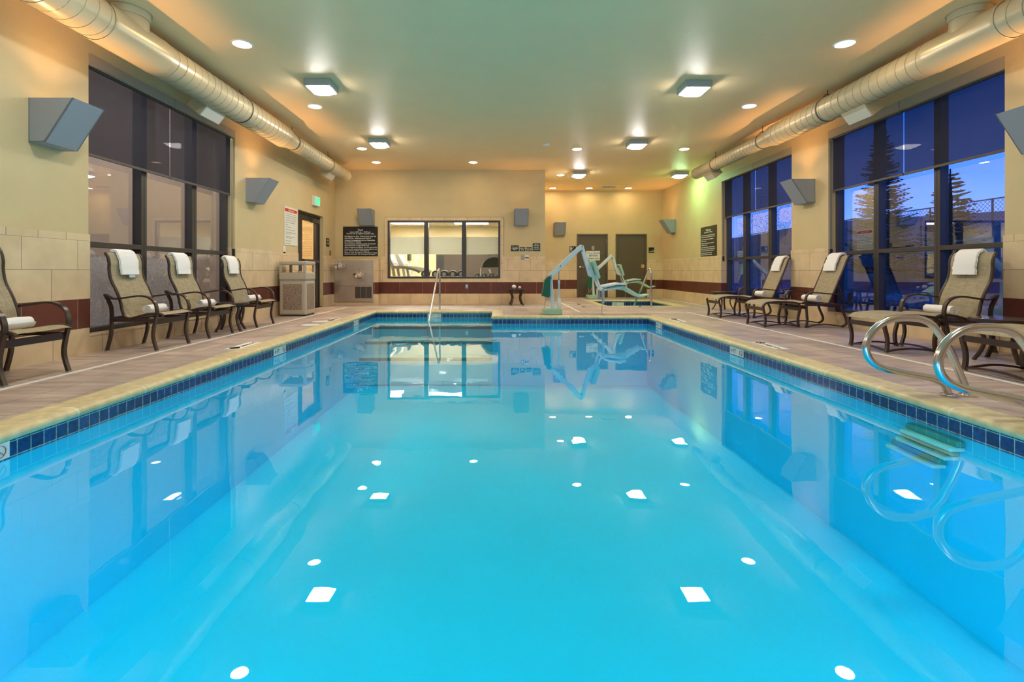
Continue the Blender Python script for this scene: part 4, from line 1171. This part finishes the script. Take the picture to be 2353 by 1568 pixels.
# ------------------------------------------------------------------ drinking fountain
r = empty('drinking_fountain', (-3.82, YF-.27, 0), 0, 'stainless steel double drinking fountain under the pool rules board', 'drinking fountain')
MB().box(-.515, .515, -.022, 0, .40+.10, 1.175).build('upper_panel', 'steelpanel', r, bevel=.003)
MB().box(-.515, .515, -.022, 0, .072, .494).build('lower_panel', 'steelpanel', r, bevel=.003)
g = MB()
for k in range(3):
    x = .04+k*.148
    g.box(x, x+.14, -.026, -.02, .17, .47)
g.build('louvre_grille', 'grille', r)
for k in range(14): pass
for x, z in ((-.33, 1.03), (.19, .80)):
    bx = MB()
    prof = [(.0001, -.115), (.07, -.105), (.12, -.07), (.15, -.02), (.165, .018), (.195, .024), (.197, .034), (.16, .036), (.12, .008), (.0001, -.004)]
    bx.lathe(prof, 28, (x, -.175, z), cap=False)
    o = bx.build('basin', 'chrome', r, smooth=50)
    MB().lathe([(.03, 0), (.03, .03), (.018, .04), (.016, .10), (.022, .11), (.022, .135), (.0001, .14)], 14, (x, -.10, z)).build('bubbler', 'chrome', o, smooth=50)
    MB().lathe([(.04, 0), (.04, -.012), (.03, -.02), (.0001, -.02)], 18, (x-.05, -.335, z-.055), axis='y').build('push_button', 'steel', o, smooth=40)

# ------------------------------------------------------------------ pool lifts
def lift():
    r = empty('pool_lift')
    # local x runs along the arm, y depth; origin at the base's left front
    MB().box(0, .375, 0, .42, 0, .125).build('base_cover', 'liftgreen', r, bevel=.018)
    MB().box(.25, .385, .03, .30, .0, .09).build('base_plate', 'liftgreen', r, bevel=.01)
    yc = .16
    def beam(a, b, w0, w1, d, nm, m='liftwhite', par=None, yy=yc):
        A, B = Vector((a[0], 0, a[1])), Vector((b[0], 0, b[1])); t = (B-A).normalized(); n = Vector((-t.z, 0, t.x))
        A2, B2 = A-t*.02, B+t*.02
        ps = [A2+n*w0/2, B2+n*w1/2, B2-n*w1/2, A2-n*w0/2]
        return MB().prism([(p.x, p.z) for p in ps], yy-d/2, yy+d/2).build(nm, m, par or r, bevel=.012)
    beam((.205, .13), (.16, .76), .075, .075, .085, 'mast')
    beam((.155, .79), (.79, 1.39), .095, .09, .11, 'boom')
    beam((.80, 1.385), (.945, .90), .075, .085, .075, 'drop_arm')
    MB().prism([(.91, 1.06), (.985, .985), (1.08, .78), (1.06, .74), (.985, .765), (.93, .80), (.905, .92)], yc-.05, yc+.05).build('seat_bracket', 'liftwhite', r, bevel=.008)
    for p in ((.165, .79), (.80, 1.385), (.80, 1.30), (.165, .745), (.36, .99)):
        MB().lathe([(.012, -.062), (.012, .062)], 10, (p[0], yc, p[1]), axis='y').build('pivot_bolt', 'gymblack', r)
    a = MB().lathe([(.038, .12), (.042, .13), (.042, .30), (.03, .335)], 14, (.335, yc, 0)).build('actuator_motor', 'white', r, smooth=40)
    MB().lathe([(.020, .33), (.020, .63), (.024, .635), (.024, .69), (.018, .70)], 14, (.333, yc, 0)).build('actuator_tube', 'liftwhite', a, smooth=40)
    MB().lathe([(.011, .69), (.011, .96)], 10, (.33, yc, 0)).build('actuator_rod', 'steel', a)
    MB().prism([(.085, .765), (.13, .785), (.15, .775), (.135, .38), (.115, .345), (.045, .365), (-.02, .38), (-.015, .44), (.03, .70)], yc-.12, yc+.12).build('control_cover', 'darkgreen', r, bevel=.015)
    MB().tube(catmull([(.05, yc, .36), (.055, yc, .27), (.03, yc+.02, .18), (.04, yc+.05, .12)], 5), .007, 6).build('cable', 'strap', r)
    # chair
    w = .21
    MB().prism([(.965, 1.075), (1.0, 1.11), (1.045, 1.095), (1.06, 1.05), (1.145, .78), (1.14, .735), (1.10, .735), (1.085, .77), (1.0, 1.02)], yc-w, yc+w).build('back_pad', 'liftgreen', r, bevel=.018)
    for s in (-1, 1):
        MB().tube(catmull([(1.07, yc+s*.12, .80), (1.10, yc+s*.13, .70), (1.14, yc+s*.14, .585), (1.19, yc+s*.15, .53), (1.26, yc+s*.15, .515), (1.42, yc+s*.15, .53), (1.62, yc+s*.14, .565)], 5), .02, 10).build('seat_frame_tube', 'liftwhite', r, smooth=60)
        MB().box(1.165, 1.225, yc+s*.20-.006, yc+s*.20+.006, .235 if s < 0 else .30, .53).build('side_flap', 'strap', r, bevel=.01)
    MB().box(1.14, 1.26, yc-.20, yc+.20, .485, .53).build('hinge_bar', 'liftwhite', r, bevel=.012)
    sp_ = [(1.20, .575), (1.225, .60), (1.52, .655), (1.655, .635), (1.668, .615), (1.63, .605), (1.45, .60), (1.22, .55)]
    MB().prism(sp_, yc-.22, yc+.22).build('seat_pad', 'liftwhite', r, bevel=.016)
    MB().prism([(1.30, .545), (1.45, .585), (1.62, .595), (1.66, .575), (1.70, .54), (1.66, .50), (1.55, .505), (1.42, .525)], yc-.16, yc+.16).build('seat_shell', 'liftgreen', r, bevel=.012)
    MB().prism([(1.60, .575), (1.70, .555), (1.96, .40), (2.05, .405), (2.14, .425), (2.15, .405), (2.05, .365), (1.98, .352), (1.90, .365), (1.66, .495)], yc-.13, yc+.13).build('footrest', mat('lift_pale_green', (.40, .64, .54), .4), r, bevel=.012)
    # hanging strap
    MB().bar(catmull([(1.20, yc-.235, .50), (1.185, yc-.245, .35), (1.165, yc-.245, .18), (1.16, yc-.24, .06), (1.185, yc-.23, .012), (1.23, yc-.22, .006)], 5), .035, .004, (.4, .9, 0)).build('seat_strap', 'strap', r)
    return r
l1 = lift()
put(l1, .91, 10.05, 0, 0, 'nearer white and green pool lift chair at the pool edge', 'pool lift', 'pool lift chairs')
l2 = dup(l1)
put(l2, 2.83, 15.72, 0, 0, 'farther pool lift chair behind the whirlpool', 'pool lift', 'pool lift chairs')
MB().box(.03, .12, .10, .22, .40, .58).build('control_box', 'white', l2, bevel=.008)
MB().tube(catmull([(.06, .16, .40), (.04, .14, .28), (.09, .13, .22), (.13, .16, .30), (.15, .16, .40)], 6), .008, 6).build('coiled_cable', 'strap', l2)

# ------------------------------------------------------------------ steel rails
def flange(x, y, z=0, R=.05): return MB().lathe([(R, z), (R, z+.008), (R*.75, z+.016), (.026, z+.018)], 20, (x, y, 0), cap=False)
# handrail over the entry steps
r = empty('entry_handrail', (-1.365, 0, 0), 0, 'single steel handrail over the pool entry steps', 'handrail')
MB().tube(catmull([(0, 11.62, 0), (0, 11.62, .4), (0, 11.62, .78), (0, 11.60, .87), (-.004, 11.53, .925), (-.01, 11.44, .90), (-.02, 11.36, .82), (-.05, 10.95, .38), (-.085, 10.50, -.11), (-.092, 10.42, -.18), (-.095, 10.39, -.26), (-.095, 10.39, -.54)], 6), .021, 14).build('tube', 'steel', r, smooth=60)
flange(0, 11.62).build('flange', 'steel', r, smooth=40)
flange(-.095, 10.39, -.56).build('flange', 'steel', r, smooth=40)
# whirlpool handrail
r = empty('whirlpool_handrail', (3.70, 0, 0), 0, 'single steel handrail at the front of the whirlpool', 'handrail')
MB().tube(catmull([(0, 12.06, 0), (0, 12.06, .5), (0, 12.06, .80), (0, 12.08, .89), (-.006, 12.14, .94), (-.012, 12.22, .92), (-.02, 12.29, .85), (-.06, 12.72, .42), (-.115, 13.2, -.03), (-.13, 13.33, -.16), (-.13, 13.36, -.30), (-.13, 13.36, -.5)], 6), .021, 14).build('tube', 'steel', r, smooth=60)
flange(0, 12.06, 0, .06).build('flange', 'steel', r, smooth=40)
# pair of grab rails on the right edge
def grab():
    r = empty('grab_rail')
    pts = [(3.335, 0, 0), (3.30, 0, .10), (3.20, 0, .335), (3.11, 0, .47), (3.05, 0, .525), (2.96, 0, .55), (2.82, 0, .548), (2.71, 0, .505), (2.635, 0, .42), (2.612, 0, .33), (2.65, 0, .245), (2.74, 0, .195), (2.84, 0, .170), (3.0, 0, .138), (3.10, 0, .115), (3.165, 0, .08), (3.20, 0, .0)]
    MB().tube(catmull([(x, y, z) for x, y, z in pts], 6), .0245, 16).build('tube', 'steel', r, smooth=60)
    for x in (3.335, 3.20): flange(x, 0, 0, .055).build('flange', 'steel', r, smooth=40)
    return r
g0 = grab()
put(g0, 0, 3.54, 0, 0, 'farther of two looped steel grab rails on the right pool edge', 'grab rail', 'looped grab rails')
put(dup(g0), 0, 2.96, 0, 0, 'nearer of two looped steel grab rails, cut by the right edge of the photo', 'grab rail', 'looped grab rails')
# ------------------------------------------------------------------ fitness room behind the far window
FX0, FX1, FY0, FY1, FZ = XL-.2, XJ-.14, YF+.14, 18.2, 2.52
struct(MB().box(FX0, FX1, FY0, FY1+.1, -.06, -.0).build('floor_fitness', 'gymfloor'))
struct(MB().box(FX0, FX1, FY0, FY1+.1, FZ, FZ+.05).build('ceiling_fitness', 'ceiltile'))
struct(MB().box(FX0, FX1, FY1, FY1+.1, 0, FZ).build('wall_fitness_far', 'paint'))
struct(MB().box(FX0-.1, FX0, FY0, FY1+.1, 0, FZ).build('wall_fitness_left', 'paint'))
struct(MB().box(FX1-.02, FX1, FY0, FY1+.1, 0, FZ).build('wall_fitness_right', 'paint'))
trim(MB().box(-2.27, FX1-.02, FY1-.015, FY1, 0, 1.5), 'gymdark')
trim(MB().box(-2.24, -1.98, FY1-.018, FY1-.01, .95, 1.46), 'gymblack')
for x, y, lb in ((-3.45, 15.0, 'left'), (-1.6, 15.0, 'right'), (-3.0, 16.8, 'rear left'), (-.9, 16.8, 'rear right')):
    q = empty('ceiling_troffer', (x, y, FZ), 0, 'lit ceiling panel in the fitness room, '+lb, 'ceiling light', 'fitness room ceiling panels')
    MB().box(-.6, .6, -.3, .3, -.03, 0).build('frame', 'white', q)
    MB().box(-.56, .56, -.26, .26, -.036, -.030).build('lens', 'troffer', q)
# dumbbell rack
rk = empty('dumbbell_rack', (-.75, 14.15, 0), 0, 'black two-rail rack holding the dumbbells below the fitness window', 'rack')
for s in (-1, 1):
    MB().box(s*.95-.03, s*.95+.03, -.2, .2, 0, .60).build('upright', 'gymblack', rk)
MB().box(-1.02, 1.02, -.16, -.10, .655, .69).build('rail', 'gymblack', rk); MB().box(-1.02, 1.02, .10, .16, .655, .69).build('rail', 'gymblack', rk)
MB().box(-1.02, 1.02, -.16, .16, .58, .665).build('tray', 'gymblack', rk)
def dumbbell(R):
    r = empty('dumbbell')
    for s in (-1, 1):
        MB().lathe([(R*.93, s*.07), (R, s*.085), (R, s*.165), (R*.93, s*.18)], 24, axis='y').build('head', 'gymblack', r, smooth=40)
    MB().lathe([(R*.52, -.181), (R*.52, -.186), (.0001, -.187)], 20, axis='y').build('end_cap', 'plate', r, smooth=40)
    MB().lathe([(.016, -.08), (.016, .08)], 12, axis='y').build('grip', 'steel', r)
    return r
big, small = dumbbell(.108), dumbbell(.068)
for i, x in enumerate((-2.10, -1.76, -1.50, -1.26, -1.02)):
    o = big if i == 0 else dup(big)
    x2 = (-2.10, -1.72, -1.46, -1.22, -.98)[i]
    put(o, (-2.06, -1.76, -1.52, -1.28, -1.04)[i], 14.15, .695+.108, 0, 'large black dumbbell, number %s from the left on the rack' % ('one', 'two', 'three', 'four', 'five')[i], 'dumbbell', 'dumbbells on the rack')
for i in range(4):
    o = small if i == 0 else dup(small)
    put(o, -.60+i*.205, 14.15, .695+.068, 0, 'small black dumbbell, %s in the right window pane' % ('leftmost', 'second', 'third', 'rightmost')[i], 'dumbbell', 'dumbbells on the rack')
rk.location.x = -1.0
for c in kids(rk):
    c.scale.x = 1.22
# cable machine with an arched head
r = empty('weight_machine', (-.12, 15.4, 0), 0, 'weight machine with a grey arched head seen in the right window pane', 'exercise machine')
arc = [(.40*math.cos(t), .0, .98+.36*math.sin(t)) for t in [PI*k/16 for k in range(17)]]
MB().bar([(.40, 0, .5)]+arc+[(-.40, 0, .5)], .22, .05, (0, 1, 0)).build('arched_frame', 'gymgrey', r, smooth=40)
MB().prism([(.37*math.cos(t), 1.0+.31*math.sin(t)) for t in [PI*k/14 for k in range(15)]], -.03, .03).build('arched_shroud', 'gymblack', r)
for s in (-1, 1):
    MB().box(s*.40-.04, s*.40+.04, -.05, .05, 0, .98).build('column', 'white', r)
    MB().tube([(s*.16, -.08, .95), (s*.16+.12, -.10, .70)], .03, 8).build('pad_roller', 'strap', r)
MB().box(-.44, .44, -.4, .4, 0, .06).build('base', 'gymblack', r)
MB().bar([(-.18, -.1, 1.36), (-.12, -.1, 1.41), (.12, -.1, 1.41), (.18, -.1, 1.36)], .03, .03, (0, 1, 0)).build('top_handle', 'gymblack', r)
# treadmills and an elliptical
def treadmill():
    r = empty('treadmill')
    MB().box(-.4, .4, -.9, .8, .08, .2).build('running_deck', 'gymblack', r, bevel=.02)
    for s in (-1, 1):
        MB().bar([(s*.36, .6, .15), (s*.36, .75, 1.05)], .09, .07, (1, 0, 0)).build('upright', 'gymgrey', r)
        MB().bar(catmull([(s*.36, .72, 1.0), (s*.36, .45, 1.0), (s*.36, .1, .93), (s*.36, -.05, .86)], 4), .07, .08, (1, 0, 0)).build('handrail', 'gymgrey', r)
    MB().prism([(.66, .96), (.88, 1.06), (.98, 1.42), (.90, 1.44), (.72, 1.10)], -.40, .40, 'yz').build('console', 'gymgrey', r, bevel=.02)
    MB().prism([(.74, 1.12), (.885, 1.40), (.875, 1.41), (.725, 1.13)], -.30, .30, 'yz').build('display', 'offwhite', r)
    return r
tm = treadmill()
put(tm, -2.36, 15.0, 0, PI/2, 'nearest grey treadmill in the left fitness window pane', 'exercise machine', 'treadmills')
put(dup(tm), -2.25, 16.0, 0, PI/2, 'farther grey treadmill behind the nearest one', 'exercise machine', 'treadmills')
def elliptical():
    r = empty('elliptical_trainer')
    MB().box(-.3, .3, -.8, .8, 0, .09).build('base', 'gymblack', r, bevel=.02)
    MB().lathe([(.30, -.1), (.32, -.08), (.32, .08), (.30, .1)], 24, (0, .5, .42), axis='x').build('flywheel_cover', 'gymgrey', r, smooth=40)
    MB().bar([(0, .45, .4), (0, .55, 1.35)], .10, .08, (1, 0, 0)).build('mast', 'offwhite', r)
    MB().box(-.2, .2, .48, .56, 1.25, 1.5).build('console', 'gymblack', r, bevel=.02)
    for s in (-1, 1):
        MB().tube(catmull([(s*.26, .45, .45), (s*.28, .38, .9), (s*.28, .25, 1.25), (s*.24, .1, 1.5)], 5), .022, 8).build('arm_lever', 'offwhite', r, smooth=50)
        MB().tube(catmull([(s*.26, .45, .45), (s*.2, -.1, .30), (s*.2, -.6, .2)], 5), .025, 8).build('pedal_bar', 'offwhite', r, smooth=50)
        MB().box(s*.2-.07, s*.2+.07, -.35, .0, .33, .36).build('pedal', 'gymblack', r)
    return r
el = elliptical()
put(el, -2.55, 17.2, 0, PI/2, 'pale elliptical trainer with crossing levers behind the treadmills', 'exercise machine')

# ------------------------------------------------------------------ outdoors at dusk
def ground(x0, x1, y0, y1, nx, ny, fz, name, m):
    vs, fs = [], []
    for i in range(nx+1):
        for j in range(ny+1):
            x = x0+(x1-x0)*i/nx; y = y0+(y1-y0)*j/ny
            vs.append((x, y, fz(x, y)))
    for i in range(nx):
        for j in range(ny): fs.append((i*(ny+1)+j, (i+1)*(ny+1)+j, (i+1)*(ny+1)+j+1, i*(ny+1)+j+1))
    return struct(MB().add(vs, fs).build(name, m, smooth=80))
def bermz(x, y):
    t = min(max((x-10.5)/7.0, 0), 1); t = t*t*(3-2*t)
    return -.12+t*2.6+.10*math.sin(x*1.3+y*.7)*t+max(0, (x-18))*.015
ground(XR+TH, 10.5, -10, 60, 8, 20, lambda x, y: -.12, 'ground_outside', 'asphalt')
ground(10.4, 31, -10, 90, 34, 50, bermz, 'ground_berm', 'berm')
ground(-40, XL-TH, -20, 60, 4, 8, lambda x, y: -.10, 'ground_lawn', 'grass')
struct(MB().box(-8.3, -8.0, -6, 40.0, -.1, 7.5).build('wall_porch', 'brick'))
rnd = random.Random(3)
def hillz(x, y):
    t = min(max((x-30)/10, 0), 1); t = t*t*(3-2*t)
    return .2+t*(5.0+.02*y)+.35*math.sin(y*.13)*t
ground(30, 70, -10, 140, 16, 60, hillz, 'ground_hill', 'hill')
# boulders along the foot of the berm
for i in range(22):
    y = 7+i*1.05+rnd.uniform(-.08, .08); x = 10.5+rnd.uniform(-.15, .25); s = rnd.uniform(.26, .40)
    b = MB().ball((0, 0, 0), s, 5, (1.1, 1.0, .75)); b.v = [v*(1+rnd.uniform(-.16, .16)) for v in b.v]
    o = b.build('boulder', 'rock', smooth=30)
    put(o, x, y, -.10+s*.4, rnd.uniform(0, 3), 'grey boulder in the rock row outside the right windows', 'boulder', 'boulders at the foot of the bank')
def spruce(x, y, zb, h, R, label, seed):
    q = random.Random(seed)
    r = empty('spruce_tree', (x, y, zb), 0, label, 'tree', 'spruce trees outside')
    MB().lathe([(.11, 0), (.08, h*.5), (.015, h)], 8).build('trunk', 'bark', r)
    f = MB(); n = int(h*8)
    def spike(p0, p1, w):
        ax = (p1-p0).normalized(); s1 = ax.orthogonal().normalized(); s2 = s1.cross(ax)
        m_ = p0.lerp(p1, .35)
        f.add([p0, m_+s1*w, m_-s1*w*.5+s2*w*.87, m_-s1*w*.5-s2*w*.87, p1], [(0, 1, 2), (0, 2, 3), (0, 3, 1), (4, 2, 1), (4, 3, 2), (4, 1, 3)])
    for i in range(n):
        t = i/n; z = h*(.06+.92*t); L_ = R*(1-t)**.8+.06
        nb = 7 if t < .7 else 5
        for k in range(nb):
            a = 2*PI*(k+q.uniform(-.35, .35))/nb+i*.9; d = Vector((math.cos(a), math.sin(a), 0)); side = Vector((-d.y, d.x, 0))
            ll = L_*q.uniform(.7, 1.1); up = q.uniform(.05, .32)
            p0 = Vector((0, 0, z)); tip = p0+d*ll+Vector((0, 0, ll*up)); spike(p0, tip, .022)
            nt2 = max(4, int(ll/.11))
            for j in range(nt2):
                u = (j+1.2)/(nt2+1); c = p0.lerp(tip, u)-Vector((0, 0, .06*ll*math.sin(u*PI))); tl = (.10+ll*.30*(1.05-u))
                for sg in (-1, 1):
                    e2 = c+(d*.8+side*sg*q.uniform(.5, .9)).normalized()*tl+Vector((0, 0, q.uniform(-.02, .12)*tl)); spike(c, e2, .024)
    f.build('foliage', 'spruce', r)
spruce(12.6, 16.4, .5, 5.2, 1.15, 'tall dark spruce outside, left in the large right window', 5)
spruce(12.2, 13.45, .4, 3.25, .95, 'shorter dark spruce outside, right in the large right window', 6)
def leafy(x, y, zb, h, R, label, m, seed, nm='leafy_tree', n=420, ls=(.05, .11)):
    q = random.Random(seed)
    r = empty(nm, (x, y, zb), 0, label, 'tree' if 'tree' in nm else 'shrub')
    MB().tube(catmull([(0, 0, 0), (.03, .02, h*.3), (-.02, .0, h*.6)], 4), .05*h/3, 6).build('trunk', 'bark', r)
    f = MB()
    for i in range(n):
        while True:
            p = Vector((q.uniform(-1, 1), q.uniform(-1, 1), q.uniform(-1, 1)))
            if p.length < 1: break
        c = Vector((p.x*R, p.y*R, h*.62+p.z*h*.40)); s = q.uniform(*ls)
        a = Vector((q.uniform(-1, 1), q.uniform(-1, 1), q.uniform(-1, 1))).normalized(); b = a.orthogonal().normalized()
        f.add([c-a*s, c+b*s*.5, c+a*s, c-b*s*.5], [(0, 1, 2, 3)])
    f.build('foliage', m, r)
leafy(9.6, 17.6, -.1, 3.9, 1.05, 'yellowish leafy tree outside the small right window', 'leaf', 9, n=16000, ls=(.010, .022))
leafy(-5.5, 6.0, -.1, .75, .4, 'low green shrub outside the left window', 'shrub', 4, 'low_shrub', 260)
# chain-link fence along the top of the bank
r = empty('chain_link_fence', (18.2, 0, 0), 0, 'chain-link fence on the bank outside the large right window', 'fence')
zt_, zb_ = 3.55, 2.35
yy = 10.4
while yy < 36:
    MB().lathe([(.035, zb_-.3), (.035, zt_), (.0001, zt_+.03)], 8, (0, yy, 0)).build('post', 'galv', r); yy += 2.65
MB().tube([(0, 10, zt_), (0, 36, zt_)], .025, 6).build('top_rail', 'galv', r)
mesh = MB(); k = 10.0; st_ = .16
while k < 37.5:
    for sg in (-1, 1):
        ya, yb = k, k+sg*(zt_-zb_)
        mesh.bar([(.02, ya, zb_), (.02, yb, zt_)], .009, .009, (1, 0, 0))
    k += st_
mesh.build('wire_mesh', 'galv', r)

# ------------------------------------------------------------------ light
wd = bpy.data.worlds.new('dusk'); SC.world = wd; wd.use_nodes = True
nt = wd.node_tree; nt.nodes.clear()
out = nt.nodes.new('ShaderNodeOutputWorld'); bg = nt.nodes.new('ShaderNodeBackground')
tc = nt.nodes.new('ShaderNodeTexCoord'); sx = nt.nodes.new('ShaderNodeSeparateXYZ'); cr = nt.nodes.new('ShaderNodeValToRGB')
nt.links.new(tc.outputs['Generated'], sx.inputs[0]); nt.links.new(sx.outputs['Z'], cr.inputs[0])
e = cr.color_ramp.elements
e[0].position = 0; e[0].color = (.20, .27, .62, 1)
e[1].position = .5; e[1].color = (.0, .045, .27, 1)
k_ = e.new(.10); k_.color = (.09, .20, .80, 1)
k_ = e.new(.25); k_.color = (.004, .08, .48, 1)
nt.links.new(cr.outputs[0], bg.inputs[0]); bg.inputs[1].default_value = 1.3
nt.links.new(bg.outputs[0], out.inputs[0])

def lamp(kind, name, loc, energy, color, size=.05):
    l = bpy.data.lights.new(name, kind); l.energy = energy; l.color = color
    if kind == 'POINT': l.shadow_soft_size = size
    o = bpy.data.objects.new(name, l); COL.objects.link(o); o.location = loc; return o
for en, rz, *p in SC_POS:      # reflector lamps throwing up and out into the room
    o = lamp('SPOT', 'sconce_lamp', p, en, (1, .53, .20))
    o.data.spot_size = math.radians(128); o.data.spot_blend = .75; o.data.shadow_soft_size = .03
    o.rotation_euler = Vector((math.cos(rz)*.42, math.sin(rz)*.42, .9)).to_track_quat('-Z', 'Y').to_euler()
lamp('POINT', 'backdrop_fill', (-6.6, 5.6, 4.0), 210, (1, .80, .62), .15)  # added, unseen: lights the beige backdrop behind the left window
lamp('POINT', 'lobby_fill', (-5.6, 11.8, 2.5), 90, (1, .78, .5), .15)  # added, unseen: lights the lobby behind the glazed door

cam = bpy.data.cameras.new('camera'); co = bpy.data.objects.new('camera', cam); COL.objects.link(co)
cam.sensor_width = 36; cam.lens = 1145/2353*36
cam.shift_x = (1176.5-1145)/2353; cam.shift_y = -(784-623.5)/2353
cam.clip_start = .05; cam.clip_end = 300
co.location = (0, 0, .885); co.rotation_euler = (PI/2, 0, 0)
SC.camera = co
SC.view_settings.view_transform = 'Standard'; SC.view_settings.look = 'None'
SC.view_settings.gamma = 1; SC.view_settings.exposure = 1.55
SC.view_settings.use_curve_mapping = False
cy = SC.cycles
cy.use_denoising = True
cy.max_bounces = 10; cy.diffuse_bounces = 5; cy.glossy_bounces = 5; cy.transparent_max_bounces = 16; cy.transmission_bounces = 6
cy.sample_clamp_indirect = 6; cy.caustics_reflective = False; cy.caustics_refractive = False
